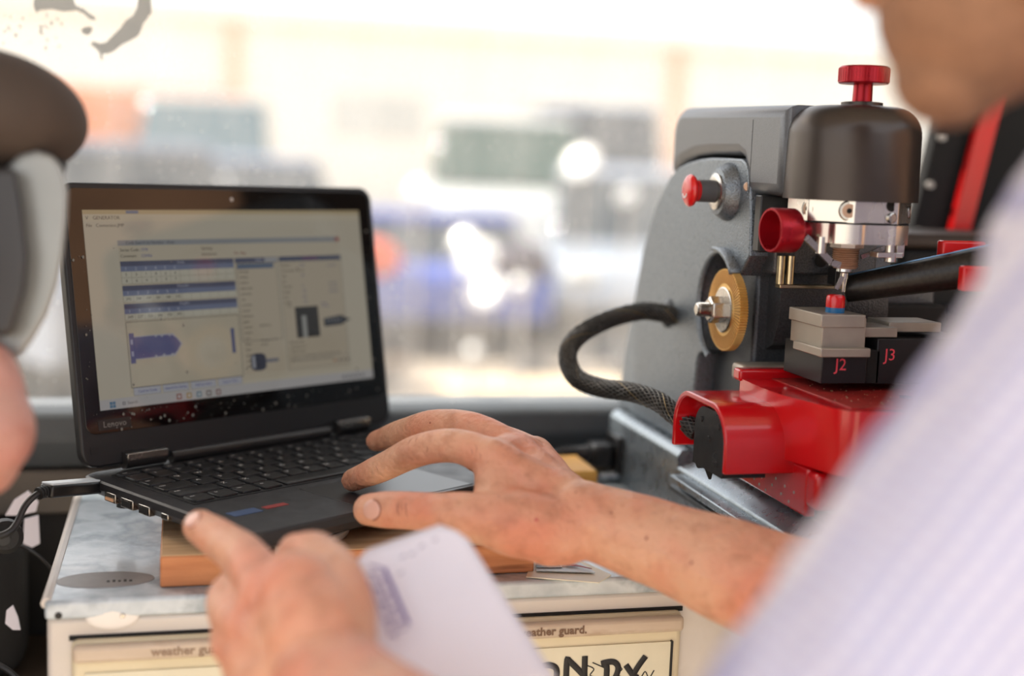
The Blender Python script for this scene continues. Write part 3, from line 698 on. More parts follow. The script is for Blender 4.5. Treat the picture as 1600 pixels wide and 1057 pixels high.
def table(y, nrow, title):
    ur(.102,y,.485,y+.025,BL,2); ut(title,.30,y+.0125,.02,(220,220,235),3,'CENTER')
    ur(.102,y+.025,.485,y+.052,BL2,2)
    for i in range(6): ut(str(i+1), .118+i*.032, y+.039,.022,(235,235,245),3,'CENTER')
    for r_ in range(nrow):
        yy = y+.052+r_*.032; ur(.102,yy,.485,yy+.032,(232,226,206),2)
        for i in range(6): ut([str((i*7+r_*3+y*50).__int__() % 9+1), '.%d' % (random.randint(172,398))][nrow == 1], .118+i*.032, yy+.016,.021,(70,66,60),3,'CENTER')
        ur(.102,yy+.031,.485,yy+.0325,(150,140,124),3)
        for i in range(13): ur(.102+i*.0319,yy,.1028+i*.0319,yy+.032,(160,150,134),3)
table(.262,2,'Code'); table(.386,1,'Decoder'); table(.478,1,'Depths')
frame_(.102,.57,.485,.905,(60,60,70),.0014)
# key drawing
KB = (124,126,170)
pts = [(.120,.66),(.232,.648)]
top = [(.120,.650),(.190,.648),(.194,.658),(.200,.649),(.210,.650),(.214,.660),(.220,.650),(.236,.650),(.240,.660),(.246,.650),(.262,.668),(.276,.700)]
bot = [(.262,.735),(.250,.752),(.244,.744),(.238,.754),(.222,.754),(.217,.743),(.210,.755),(.196,.757),(.190,.746),(.184,.758),(.120,.760)]
upoly(top+bot, KB, 3); upoly([(.118,.645),(.252,.643),(.282,.700),(.254,.760),(.118,.764)], (206,206,216), 2)
ur(.108,.628,.124,.782,KB,3); ur(.112,.66,.119,.685,(200,200,225),4); ur(.112,.72,.119,.745,(200,200,225),4)
ur(.452,.64,.464,.775,(96,112,160),3)
for i, s_ in enumerate(('Card to Code','Search for Series','Add to Index','Import Cuts')):
    x0 = .108+i*.094; ur(x0,.905,x0+.088,.945,(214,214,222),2); frame_(x0,.905,x0+.088,.945,(150,150,160),.001,3); ut(s_,x0+.044,.925,.019,(60,70,170),4,'CENTER')
# middle list
ur(.49,.262,.650,.29,BL,2); ut('Maker',.565,.276,.02,(220,220,235)); ur(.60,.265,.648,.287,(200,200,200),3)
ur(.492,.292,.645,.90,(224,210,186),2); ur(.496,.296,.632,.322,(120,136,160),3); frame_(.492,.292,.645,.72,(90,90,96),.0014,3)
names = ['all maps','cabinet','lockers','desk units','post box','van','tool box','trunks','furniture','gates','mower','trailers','boat','bikes','barn','garage','padlocks','shed doors']
for i, s_ in enumerate(names): ut(s_,.502,.338+i*.0305,.019,(50,50,50),4)
ut('REVW 34',.56,.64,.018,(60,60,60),4); ut('Keyway no. 12',.56,.72,.018,(60,60,60),4); ut('B-100',.56,.745,.018,(60,60,60),4)
upoly(list(reversed(rrect(.515,.79,.572,.885,.022,4))), (88,90,104), 4); upoly(list(reversed(rrect(.520,.80,.532,.87,.006,3))), (190,192,200), 5); ur(.572,.825,.62,.845,(150,150,158),4)
# right info panel
ur(.655,.262,.905,.287,(96,104,130),2); ur(.745,.264,.81,.285,(120,90,130),3)
ur(.655,.29,.905,.90,(222,208,184),2); frame_(.655,.29,.905,.90,(110,110,116),.0012,3)
for i, (a_, b_) in enumerate((('Machine','Style'),('Cutter Axis: 1.50 mm',''),('Clip','101'),('Jaw',''),('Tip stop','12'),('Gauge','0.70'),('Face','0.20'),('Width','1.18'))):
    ut(a_,.662,.312+i*.03,.018,(50,50,50),4); ut(b_,.735,.312+i*.03,.018,(60,80,160),4)
for yy in (.318,.42,.445,.47): ut('xxx.xxxx',.845,yy,.018,(70,90,150),4)
ur(.700,.55,.792,.725,(84,82,80),4); ur(.724,.60,.742,.725,(190,190,184),5); ut('Side',.672,.54,.018,(60,60,60),4)
ut('Series\n1-6 cuts',.808,.545,.018,(60,80,160),4)
upoly([(.812,.625),(.885,.612),(.903,.628),(.925,.640),(.903,.652),(.885,.668),(.812,.672)], (84,86,92), 4)
for i in range(5): ur(.822+i*.013,.628,.829+i*.013,.648,(150,152,156),5)
for i, s_ in enumerate(('Machine notes:','Use key jaw one','Clamp: tip stop','Cutter no. 14 and decoder probe for this key series','Both sides cut; turn the blank after first pass')): ut(s_,.668,.748+i*.026,.017,(60,60,60),4)
ur(.66,.90-.06,.90,.842,(120,120,126),4)
for i in range(4): ur(.84+i*.018,.865,.848+i*.018,.878,(200,120,70) if i == 0 else (90,90,96),4)
# task bar
ur(0,.948,1,1,(220,216,214),1)
for i in range(2):
    for j in range(2): ur(.030+i*.0095,.962+j*.0165,.0385+i*.0095,.9765+j*.0165,(110,150,180),3)
ut('Search',.085,.976,.022,(110,110,110)); UI.c = C(90,90,96)
ur(.070,.968,.079,.984,(130,130,134),2); ur(.0725,.971,.0765,.981,(220,216,214),3)
for i, c_ in enumerate(((180,130,120),(204,176,120),(130,160,176),(140,126,122),(170,130,124))):
    xx = .245+i*.034; ur(xx,.960,xx+.017,.990,c_,2); ur(xx+.005,.968,xx+.012,.982,(236,236,236),3)
for i in range(5): ur(.87+i*.02,.967,.879+i*.02,.983,(110,110,116),2)
# bake the per face colour
me_cols = list(UI.col); disp = UI.build('screen_picture', M['screen'], lid, fix=False)
ca = disp.data.color_attributes.new('Col', 'FLOAT_COLOR', 'CORNER')
for p_, c_ in zip(disp.data.polygons, me_cols):
    for li in p_.loop_indices: ca.data[li].color = c_
# maker's mark on the bezel, grey label and dust on the glass
def lidpx(u_, v): return LP(u_, v, .00075)
mb = MB(); add_text(mb, 'Lenovo', .0062, LP(-.118,.0335,.00075), (1,0,0), lid_up, .00002); mb.build('maker_mark', mat('dim_print', C(120,116,112), .5), lid)
lid_mesh([(-.131,.0297),(-.105,.0297),(-.105,.0373),(-.131,.0373)], .0004, .00068).build('maker_plate', mat('dark_plate', C(44,42,42), .25), lid)
mb = MB()
for _ in range(150):
    u_ = random.uniform(-.138, .138); v = random.uniform(.028, .043) if random.random() < .65 else random.uniform(.03, .2)
    if v > .043 and random.random() < .5: u_ = random.choice((-1,1))*random.uniform(.130,.139)
    r = random.choice((.0002,.0003,.0004,.0009))*random.uniform(.6,1.2); n_ = 8
    P = [LP(u_+r*cos(2*pi*k/n_), v+r*1.2*sin(2*pi*k/n_), .0013) for k in range(n_)]; mb.add(P, [tuple(range(n_))])
o = mb.build('dust_specks', M['speck'], lid, fix=False); o['kind'] = 'stuff'
lid_mesh(rrect(-.1385,.0130,-.1325,.0190,.002,3), .0, .0003).build('bump_pad', M['black'], lid)

# charging plug and lead
pc = l2(143, 752, -.232); pA = at(135, 762, .90); pB = at(88, 766, .875)
plug = thing('charger_lead', 'black charging lead with a grey topped plug at the laptop left side', 'cable', pA)
u_ = (pB-pA).normalized(); sd_ = Vector((0,0,1)); fr_ = u_.cross(sd_).normalized()
mb = MB(); R3 = Matrix((u_, fr_, u_.cross(fr_))).transposed().to_3x3(); mb.box((-.0235,-.006,-.0045), (.0235,.006,.0045)); mb.v = [(pA+pB)/2+R3 @ v for v in mb.v]
mb.build('plug_body', M['black'], plug, .002, 3)
mb = MB(); mb.box((-.022,-.0052,-.0008), (.022,.0052,.0008)); zup = Vector((0,0,.0048)); mb.v = [(pA+pB)/2+zup+R3 @ v for v in mb.v]; mb.build('plug_top', mat('pale_plug_top', C(206,216,224), .3), plug, .0006)
P = spline([pB, at(60,772,.86), at(40,790,.855), at(25,820,.85), at(8,835,.845), at(-40,850,.84), at(-120,900,.83)], 8)
mb = MB(); mb.tube(P[:9], .0032, 10)
for k in range(7): mb.lathe(P[k+1], P[k+2]-P[k+1], [(0,.0042),(.0016,.0042)], 12)
mb.build('strain_relief', M['rubber'], plug); MB().tube(P, .0023, 10).build('cord', M['cable'], plug)
t = MB().tube(spline([at(-20,845,.92), at(20,850,.92), at(50,862,.92), at(80,890,.93), at(110,940,.96)],8), .0014, 8).build('thin_wire', M['cable'], None); tag(t, 'thin dark wire sagging beside the cabinet left side', 'cable')
t = MB().tube(spline([at(-20,1030,.9), at(15,1050,.9), at(40,1075,.9)],6), .0022, 8).build('thin_wire', M['cable'], None); tag(t, 'thin dark wire in the bottom left corner', 'cable')
c_ = at(8, 838, .86); t = thing('cable_hub', 'black round cable knob hanging at the left edge', 'connector', c_)
MB().lathe(c_, (.2,-1,.1), [(-.008,.008),(-.006,.011),(.006,.011),(.008,.008)], 20).build('knob_body', M['rubber'], t)
MB().lathe(c_+Vector((0,-.008,0)), (.2,-1,.1), [(0,.004),(.002,.004)], 12).build('knob_centre', M['black'], t)

# pale round lid peeping out under the laptop corner
c_ = Vector((.058,.868,BZ)); t = MB().lathe(c_, (0,0,1), [(.0002,.052),(.001,.054),(.0060,.0555),(.0068,.0545)], 48).build('plastic_lid', M['pale'], None)
tag(t, 'pale grey round plastic lid under the laptop front left corner', 'lid')

# ------------------------------------------------------------------ lower left clutter, dark
shelf = struct('trim_3', MB().box((-.75,1.00,-.42),(CX0-.02,WY-.002,-.41)), mat('dark_ledge', C(70,58,48), .5), 'dark wheel arch ledge left of the cabinet')
t = tag(MB().box((-.60,.98,FZ+.002),(CX0-.035,1.09,-.425)).build('black_crate', M['darkwall'], None, .006), 'black crate under the ledge left of the cabinet', 'crate')
t = tag(MB().box((-.42,1.03,-.409),(CX0-.04,1.10,-.30)).build('black_bag', mat('black_fabric', C(30,29,29), .9, bump=.5, bscale=60), None, .018, 4), 'black fabric bag on the ledge left of the cabinet', 'bag')
def scrap(pix, Y, lab, m_=None):
    P = [onY(x, y, Y) for x, y in pix]
    o = MB().prism([tuple(p) for p in P], (0,.0015,0)).build('paper_tag', m_ or M['paper'], None, .0004); tag(o, lab, 'tag')
scrap([(8,806),(22,782),(44,768),(60,785),(56,800),(30,806)], 1.02, 'upper white torn tag beside the laptop plug')
scrap([(38,812),(60,806),(62,850),(50,856),(36,850)], 1.021, 'narrow pale strip hanging below the upper torn tag')
scrap([(10,955),(20,947),(28,965),(32,985),(20,985),(8,975)], .97, 'lowest white scrap stuck on the black crate')

# ------------------------------------------------------------------ small things behind the hand
t = thing('wooden_block', 'yellow wooden block behind the laptop beside the machine plug', 'block', onZ(900, 762, CT))
a = onY(868, 728, 1.03); b = onY(950, 760, 1.03)
MB().box((a.x-.01,1.00,CT+.001),(a.x+.028,1.06,a.z+.002)).build('block_body', M['yellowwood'], t, .002)
bk = thing('booklet', 'creased leaflet with a red stripe on the cabinet beside the board', 'leaflet', onZ(880, 890, CT))
def quadz(pix, z0, th, m_, nm, par):
    P = [onZ(x, y, z0) for x, y in pix]; mb = MB(); mb.prism([tuple(p) for p in P], (0,0,th)); return mb.build(nm, m_, par)
quadz([(822,903),(836,862),(900,874),(955,900),(935,912)], CT+.0006, .0006, mat('leaflet_cream', C(240,236,218), .5), 'lower_sheet', bk)
quadz([(838,893),(838,862),(905,880),(930,896)], CT+.0022, .0006, mat('leaflet_blue', C(214,228,236), .4), 'upper_sheet', bk)
quadz([(868,882),(905,886),(925,890),(888,880)], CT+.0040, .0005, mat('leaflet_red', C(150,20,40), .4), 'red_band', bk)
quadz([(838,880),(868,878),(878,888),(838,888)], CT+.0032, .0005, mat('leaflet_grey', C(120,130,136), .4), 'grey_band', bk)
t = tag(quadz([(930,772),(960,762),(1010,790),(980,800)], CT+.0006, .0008, mat('grey_sheet', C(176,172,168), .5), 'paper_slip', None), 'grey paper slip on the cabinet behind the forearm', 'paper')

# ------------------------------------------------------------------ key cutting machine
MO = Vector((.47,.90,CT))
mc = thing('key_cutting_machine', 'grey and red key cutting machine with a bronze dome head', 'machine', MO)
XF = .385                                   # left face of the column
# base casting: profile swept along depth
BX = .3724
prof = [(BX,CT+.001),(BX,-.216),(BX+.003,-.2115),(BX+.009,-.2105),(BX+.0115,-.213),(BX+.0165,-.213),(BX+.019,-.2085),(BX+.025,-.2070),(.548,-.207),(.548,CT+.001)]
MB().prism([(x,.925,z) for x,z in prof], (0,.165,0)).build('base', M['rail'], mc, .0012)
prof = [(BX,CT+.001),(BX,-.2245),(BX+.004,-.2215),(BX+.020,-.2150),(BX+.024,-.2135),(.548,-.2135),(.548,CT+.001)]
MB().prism([(x,.690,z) for x,z in prof], (0,.236,0)).build('base_front', M['rail'], mc, .0015)
MB().box((BX-.010,.700,-.2330),(BX+.002,.915,-.2275)).build('side_rail', M['rail'], mc, .001)
MB().box((BX-.006,.700,-.2420),(BX+.002,.925,-.2375)).build('side_rail', M['hammer_dark'], mc, .001)
MB().box((BX+.018,.705,-.2150),(BX+.050,.90,-.2060)).build('wear_strip', M['hammer_dark'], mc, .002)
# column: side profile with a round wheel pocket
silA = [(1.108,-.2100),(1.104,-.1906),(1.096,-.1539),(1.079,-.1114),(1.062,-.0656),(1.0357,-.0259),(1.0065,-.0015),(.988,.0055),(.969,.0095),(.945,.0122),(.9244,.0133),(.895,.0133),(.868,.0127),
       (.860,.0100),(.856,.0055),(.8500,-.0103),(.8460,-.030),(.8440,-.0546)]
silB = [(.925,-.1360),(.928,-.140),(.931,-.1601),(.933,-.2100)]
WC = Vector((XF, .8895, -.0955))
notch = [(WC.y+.0400*cos(radians(a)), WC.z+.0400*sin(radians(a))) for a in range(140, -62, -8)]
plate('column', silA+notch+silB, [], .013, M['hammer'], mc, lambda u_, v, t: Vector((XF+.013+t, u_, v)), .0016)
sil = silA+[(.8420,-.0640),(.8420,-.1000),(.850,-.1180),(.870,-.1270),(.905,-.1310)]+silB
mb = MB(); mb.prism([(XF+.0245,y,z) for y,z in sil], (.085,0,0)); mb.build('column_body', M['hammer_dark'], mc, .0015)
# hood lip round the pocket
lip = MB(); pts = []
for k in range(29):
    a = radians(40+ (210)*k/28)
    pts.append(Vector((XF-.001, WC.y-.0385*cos(a), WC.z+.0415*sin(a))))
lip.tube(pts, .0026, 8); lip.build('pocket_rim', M['hammer'], mc)
# hood over the front quarter
hd = MB(); rows_ = []
for i in range(5):
    xx = XF+.026-.034*i/4
    rows_.append([Vector((xx, WC.y-.0400*cos(radians(40+57*k/12))*(1+.04*(i == 4)), WC.z+.0425*sin(radians(40+57*k/12)))) for k in range(13)])
vv = [p for r_ in rows_ for p in r_]; ff = [(i*13+k, i*13+k+1, (i+1)*13+k+1, (i+1)*13+k) for i in range(4) for k in range(12)]
hd.add(vv, ff, True); o = hd.build('wheel_hood', M['hammer'], mc, fix=False)
s_ = o.modifiers.new('solid', 'SOLIDIFY'); s_.thickness = .003; s_.offset = 0
# toothed cutting wheel, nut and shaft
WX = XF-.003; n_ = 180; wy, wz = WC.y-.020, WC.z
mb = MB(); vv = []
for xx, rs in ((WX+.0030,.0285),(WX-.0030,.0285)):
    for k in range(n_):
        r = rs+(.0013 if k % 2 else 0); a = 2*pi*k/n_; vv.append((xx, wy+r*cos(a), wz+r*sin(a)))
mb.add(vv, [tuple(range(n_)), tuple(reversed(range(n_, 2*n_)))]+[(k, n_+k, n_+(k+1) % n_, (k+1) % n_) for k in range(n_)])
wh = mb.build('cutting_wheel', M['gold'], mc, angle=20)
gr = MB()
for k in range(72):
    a = 2*pi*k/72; u1 = Vector((0, cos(a), sin(a))); u2 = Vector((0, cos(a+.05), sin(a+.05)))
    o_ = Vector((WX-.0030, wy, wz)); gr.prism([o_+u1*.019, o_+u1*.0282, o_+u2*.0286, o_+u2*.019], (-.00035,0,0))
gr.build('groove', mat('wheel_groove', C(186,140,72), .4, .7), wh)
MB().lathe((WX-.003,wy,wz), (-1,0,0), [(0,.0165),(.0010,.0165),(.0014,.0155)], 40).build('wheel_flange', M['steel'], mc)
MB().lathe((WX-.0040,wy,wz), (-1,0,0), [(0,.0098),(.010,.0098),(.0112,.0080)], 6, smooth=False, ph=.3).build('nut', M['steel'], mc, .0005)
mb = MB(); pr_ = []
for k in range(9): pr_ += [(.0112+k*.0009,.0052),(.0116+k*.0009,.0045)]
mb.lathe((WX-.0040,wy,wz), (-1,0,0), [(0,.005)]+pr_+[(.0196,.0048),(.0203,.0035)], 20).build('shaft', M['steel'], mc)
# emergency button on its boss
bc = onX(1138, 300, XF); by, bz = bc.y, bc.z
MB().lathe((XF+.002,by,bz), (-1,0,0), [(0,.0215),(.004,.0210),(.009,.0180),(.0110,.0165),(.0115,.0135)], 36).build('button_boss', M['hammer'], mc)
MB().lathe((XF-.0085,by,bz), (-1,0,0), [(0,.0132),(.0022,.0132),(.0030,.0118),(.0030,.0085)], 32).build('button_ring', M['steel'], mc)
MB().lathe((XF-.010,by,bz), (-1,0,0), [(0,.0082),(.0135,.0080)], 28).build('button_stem', mat('grey_collar', C(82,84,88), .4), mc)
eb = MB().lathe((XF-.0230,by,bz), (-1,0,0), [(0,.0075),(.0030,.0082),(.0040,.0095),(.0050,.0112),(.0068,.0118),(.0085,.0108),(.0098,.0085),(.0105,.0045),(.0107,.0005)], 32).build('stop_button', M['redplas'], mc)
mb = MB(); P = [Vector((XF-.0337, by+.004*cos(a), bz-.001+.004*sin(a))) for a in [radians(200+20*k) for k in range(8)]]
mb.tube(P, [(.0003,.0007)]*8, 6, flat=(1,0,0)); mb.build('arrow_mark', M['white'], eb)
p = onX(1171, 292, XF+.003); MB().lathe((XF+.003,p.y+.001,p.z), (-.6,-1,0), [(-.004,.0035),(.004,.0035),(.005,.0028)], 20).build('set_screw', M['copper'], mc)
# arm cover from the column to the head: side profile rounded at the rear top
AB = -.0125; AT = .0495
def arc(cx_, cy_, r, a0, a1, n=8): return [(cx_+r*cos(radians(a0+(a1-a0)*k/n)), cy_+r*sin(radians(a0+(a1-a0)*k/n))) for k in range(n+1)]
armp = [(1.0075,-.0010)]+arc(.9855,AT-.019,.0225,5,90,8)+[(.80,AT-.0012),(.80,AB),(.852,AB+.0006),(.858,AB+.004),(.8605,.004),(.866,.0115),(.875,.0148),(.93,.0152),(.958,.0140),(.985,.0085)]
plate('arm_cover', armp, [], .0450, M['arm'], mc, lambda u_, v, t: Vector((.4300+t, u_, v)), .0085)
MB().box((XF-.0002,.8515,AB+.001),(XF+.0003,.8520,AT-.010)).build('seam', M['hammer_dark'], mc)
# dome head
HC = Vector((.4290,.789,0)); HR = .0438
DT = AT-.0012
pr_ = [(AB-.0003,HR-.0015),(AB-.0003,HR),(AB+.0018,HR),(.012,HR-.0004)]+[(DT-.019+.019*sin(radians(a)), HR-.0008-.019+.019*cos(radians(a))) for a in range(0,91,10)]+[(DT,.010),(DT,.0001)]
MB().lathe(HC, (0,0,1), pr_, 64, cap=False).build('head_cover', M['cap'], mc, angle=50)
MB().lathe(HC+Vector((0,0,AB+.002)), (0,0,-1), [(-.004,HR-.002),(0,HR-.002)], 48).build('head_underside', M['matblack'], mc)
# red top knob
kc = HC+Vector((.004,0,0))
MB().lathe(kc, (0,0,1), [(AT-.001,.0135),(AT+.0016,.0135),(AT+.0020,.012)], 32).build('knob_seat', M['cap'], mc)
kb = MB().lathe(kc, (0,0,1), [(AT+.001,.0065),(.0625,.0062),(.0632,.0155),(.0640,.0162),(.0735,.0162),(.0745,.0150),(.0745,.0001)], 40, cap=False).build('top_knob', M['redano'], mc)
kn = MB()
for k in range(48):
    a = 2*pi*k/48; c0 = Vector((cos(a),sin(a),0)); kn.tube([kc+c0*.0162+Vector((0,0,.0645)), kc+c0*.0162+Vector((0,0,.0730))], .0003, 4)
kn.build('knurling', M['redano'], kb)
# aluminium tool head: faceted upper block, scalloped ring
def zl(prof, n=48, ph=0, name='x', m_=None, smooth=True, bev=.0005, ctr=HC, par=mc):
    return MB().lathe(ctr, (0,0,1), prof, n, smooth=smooth, ph=ph).build(name, m_ or M['alu'], par, bev)
zl([(AB+.001,.0400),(-.0265,.0400)], 8, radians(22), 'upper_block', smooth=False)
zl([(-.0262,.0385),(-.0275,.0390)], 40, 0, 'dark_joint', M['matblack'])
ringo = []
for k in range(64):
    a = 2*pi*k/64; ringo.append((HC.x+cos(a)*(.0385+.0030*(cos(a*6) > .15)), HC.y+sin(a)*(.0385+.0030*(cos(a*6) > .15))))
MB().prism([(x,y,-.0400) for x,y in ringo], (0,0,.0125)).build('lower_ring', M['alu'], mc, .0012, 3)
for an, rr in ((-118,.0392),(-22,.0392),(-160,.0385)):
    a = radians(an); o_ = Vector((HC.x+rr*.94*cos(a), HC.y+rr*.94*sin(a), -.0190)); dr = (cos(a),sin(a),0)
    s1 = MB().lathe(o_, dr, [(-.002,.0068),(.0012,.0068),(.0018,.0058)], 24).build('screw_seat', M['steel'], mc)
    MB().lathe(o_, dr, [(0,.0046),(.0026,.0044)], 20).build('screw_head', M['copper'], s1); MB().lathe(o_, dr, [(.002,.0018),(.0030,.0018)], 6).build('hex_hole', M['matblack'], s1)
a = radians(-75); pf = Vector((HC.x+.0378*cos(a), HC.y+.0378*sin(a), 0)); dr = Vector((cos(a),sin(a),0))
MB().lathe(pf+Vector((0,0,-.0225)), dr, [(-.002,.0036),(.0022,.0034),(.0026,.0026)], 20).build('pin', M['steel'], mc)
MB().lathe(pf+Vector((0,0,-.0150)), dr, [(-.002,.0036),(.0010,.0036)], 20).build('pin_hole', M['matblack'], mc)
# red ring knob on the left of the head
rk = onY(1222, 360, HC.y-.012); ax = Vector((-1,-.12,0)).normalized(); rc = Vector((rk.x+.008, rk.y, rk.z))
o_ = MB().lathe(rc, ax, [(0,.0090),(0,.0138),(.0010,.0144),(.0165,.0144),(.0175,.0140),(.0175,.0127),(.0030,.0122),(.0030,.0001)], 40, cap=False).build('adjuster_cup', M['redano'], mc)
MB().lathe(rc, -ax, [(-.002,.0062),(.0120,.0062),(.0125,.0050)], 24).build('adjuster_stem', M['redano'], o_)
MB().lathe(rc, -ax, [(.0115,.0050),(.0260,.0070),(.0265,.0001)], 24).build('adjuster_shaft', M['steel'], mc)
# spindle: hex collar, copper threaded nose, collet, probe
zs = lambda prof, nm, m_, n=32, smooth=True, par=mc: MB().lathe(HC, (0,0,1), prof, n, smooth=smooth).build(nm, m_, par, 0)
zs([(-.0398,.0118),(-.0440,.0118),(-.0446,.0105)], 'spindle_collar', M['alu2'], 8, False)
th = [(-.0445,.0088)]
for k in range(9): th += [(-.0450-k*.0014,.0090),(-.0457-k*.0014,.0081)]
zs(th+[(-.0580,.0075)], 'threaded_nose', M['copper'])
zs([(-.0575,.0056),(-.0600,.0058),(-.0606,.0052),(-.0612,.0030),(-.0650,.0028)], 'collet', M['alu'])
zs([(-.0600,.0026),(-.0660,.0024),(-.0700,.0016),(-.0738,.0014),(-.0742,.0004)], 'cutter', M['steel'])
# depth feeler blades and pegs under the ring
def bar(name, pts_, w, th_, m_, par=mc, bev=.0003):
    P = [Vector(p) for p in pts_]; mb = MB()
    for a_, b_ in zip(P[:-1], P[1:]):
        d_ = (b_-a_).normalized(); n1 = d_.cross(Vector((0,1,0))).normalized()*w/2
        mb.prism([a_-n1-Vector((0,th_/2,0)), b_-n1-Vector((0,th_/2,0)), b_+n1-Vector((0,th_/2,0)), a_+n1-Vector((0,th_/2,0))], (0,th_,0))
    return mb.build(name, m_, par, bev)
fYp = HC.y-.022
q = lambda x, y, Y=fYp: onY(x, y, Y)
bar('feeler_blade', [q(1258,370), q(1298,410), q(1312,415)], .0042, .003, M['steel'])
bar('feeler_blade', [q(1385,386,HC.y+.01), q(1345,402,HC.y+.01)], .0030, .002, M['steel'])
for (x, y0, y1, r) in ((1284,370,396,.0034),(1392,376,396,.0034)):
    a_ = q(x, y0); b_ = q(x, y1); MB().cyl((a_.x,a_.y,a_.z),(a_.x,a_.y,b_.z), r, n=20).build('peg', M['alu'], mc, .0004)
for (x, y0, y1) in ((1405,376,402),):
    a_ = q(x,y0,HC.y-.010); b_ = q(x,y1,HC.y-.010); MB().box((a_.x-.003,a_.y-.003,b_.z),(a_.x+.003,a_.y+.003,a_.z)).build('peg', M['alu'], mc, .0006)
a_ = q(1366,398); b_ = q(1404,400); MB().box((a_.x,a_.y-.004,a_.z-.0018),(b_.x+.001,a_.y+.006,a_.z+.0018)).build('foot_plate', M['alu'], mc, .0005)
a_ = q(1392,402); MB().lathe((a_.x,a_.y,a_.z), (0,0,-1), [(-.003,.0042),(.003,.0042),(.0036,.0030)], 20).build('foot_screw', M['alu'], mc)
bar('probe_blade', [q(1316,432,HC.y-.008), q(1312,442,HC.y-.008), q(1306,452,HC.y-.008)], .003, .001, M['steel'])
# front block of the column behind the head, brass rods and ledge
FB = .8335
MB().box((XF+.014,FB,-.0665),(.478,.905,.0)).build('front_block', M['hammer_dark'], mc, .002)
a_ = onY(1195, 330, FB-.006); b_ = onY(1232, 395, FB-.006)
MB().box((a_.x-.004,FB-.008,b_.z),(b_.x,FB+.002,-.012)).build('slide_guide', M['blackano'], mc, .001)
for x in (1221,1236):
    a_ = onY(x, 400, FB-.004); b_ = onY(x, 444, FB-.004); MB().cyl((a_.x,a_.y,a_.z),(a_.x,a_.y,b_.z), .0028, n=16).build('brass_rod', M['brass'], mc)
a_ = onY(1216, 446, FB-.004); b_ = onY(1318, 450, FB-.004); MB().box((a_.x,FB-.007,a_.z-.0018),(b_.x,FB+.001,a_.z+.0006)).build('ledge', M['brass'], mc, .0004)
a_ = onY(1284, 408, FB-.002); MB().lathe((a_.x,FB,a_.z), (0,-1,0), [(0,.0045),(.0015,.0045),(.0015,.0030)], 20).build('stud', M['matblack'], mc)
a_ = onY(1304,418,FB-.01); b_ = onY(1322,446,FB-.01); MB().box((a_.x,FB-.012,b_.z),(b_.x,FB,a_.z)).build('nose_guard', M['blackano'], mc, .0008)
# lower body behind the vice
MB().box((.400,.862,-.2070),(.545,.93,-.066)).build('lower_body', M['hammer_dark'], mc, .003)
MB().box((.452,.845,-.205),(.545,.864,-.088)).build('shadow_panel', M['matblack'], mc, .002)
# long black tommy arm rising to the right with its blue highlight built as a strip, red tab
a_ = onY(1322, 452, .800); b_ = onY(1485, 425, .760)
dvec = (b_-a_).normalized(); b2 = a_+dvec*.115
lv = MB(); lv.tube([a_, a_.lerp(b2,.3), b2], [(.009,.0085),(.0105,.010),(.0140,.012)], 20, flat=(0,0,1)); lv = lv.build('lever_arm', mat('speckled_black', C(40,36,33), .35, .3, var=.4, scale=400), mc)
MB().tube([a_+Vector((0,-.001,.0095)), b2+Vector((0,-.001,.0145))], .0008, 8).build('lever_highlight', mat('blue_highlight', C(110,150,190), .25, .6), lv)
a_ = onY(1468, 378, .77); b_ = onY(1532, 412, .77); MB().box((a_.x,.765,b_.z),(b_.x,.7735,a_.z+.001)).build('lever_tab', M['redplas'], mc, .0015)
a_ = onY(1500, 415, .735); b_ = onY(1540, 455, .735); MB().box((a_.x,.730,b_.z),(b_.x+.01,.737,a_.z)).build('lever_tab', M['redplas'], mc, .0015)
P = spline([onY(1390,430,.86), onY(1400,421,.86), onY(1430,419,.86), onY(1460,424,.86)],6); MB().tube(P, .0014, 8).build('coolant_wire', M['rail'], mc)
# vice: black anodised blocks, nickel jaws, red capped pin
VY = .765
def bpx(x0, y0, x1, y1, Y, dep, m_, nm, bev=.0006, par=mc):
    a_ = onY(x0, y0, Y); b_ = onY(x1, y1, Y); z0, z1 = b_.z, a_.z
    return MB().box((a_.x, Y, min(z0,z1)), (b_.x, Y+dep, max(z0,z1))).build(nm, m_, par, bev)
bpx(1286,545,1352,600,VY,.055,M['blackano'],'vice_block')
bpx(1352,548,1372,600,VY+.004,.05,M['matblack'],'vice_gap')
v3 = bpx(1372,530,1520,600,VY+.004,.05,M['blackano'],'vice_block')
bpx(1286,497,1351,547,VY,.045,M['jaw'],'jaw_block')
jt = bpx(1284,492,1352,513,VY-.001,.047,M['jaw'],'jaw_top')
bpx(1283,545,1360,559,VY-.006,.040,M['jaw'],'jaw_lip')
bpx(1352,512,1402,528,VY+.006,.030,M['jaw'],'jaw_step'); bpx(1390,504,1470,520,VY+.015,.03,M['jaw'],'jaw_step')
pc_ = onY(1300, 492, VY+.010)
MB().lathe((pc_.x+.004,VY+.014,pc_.z+.0010), (0,0,1), [(-.003,.0062),(.0035,.0062)], 28).build('pin_band', M['blue'], mc)
MB().lathe((pc_.x+.004,VY+.014,pc_.z+.0046), (0,0,1), [(0,.0062),(.0062,.0062),(.0078,.0055),(.0084,.0040),(.0086,.0005)], 28).build('pin_cap', M['redplas'], mc)
for s_, x, y in (('J2',1314,571),('J3',1396,557)):
    a_ = onY(x, y, VY-.0004); mb = MB(); add_text(mb, s_, .0112, (a_.x,VY-.0003 if s_ == 'J2' else VY+.0037,a_.z), (1,0,0), (0,0,1), .00008); mb.build('lettering', M['label_red'], mc)
p = onY(1240, 551, .86); MB().lathe((p.x,.862,p.z), (-.3,-1,0), [(-.003,.0046),(.002,.0046),(.0025,.0030)], 20).build('set_screw', M['steel'], mc)
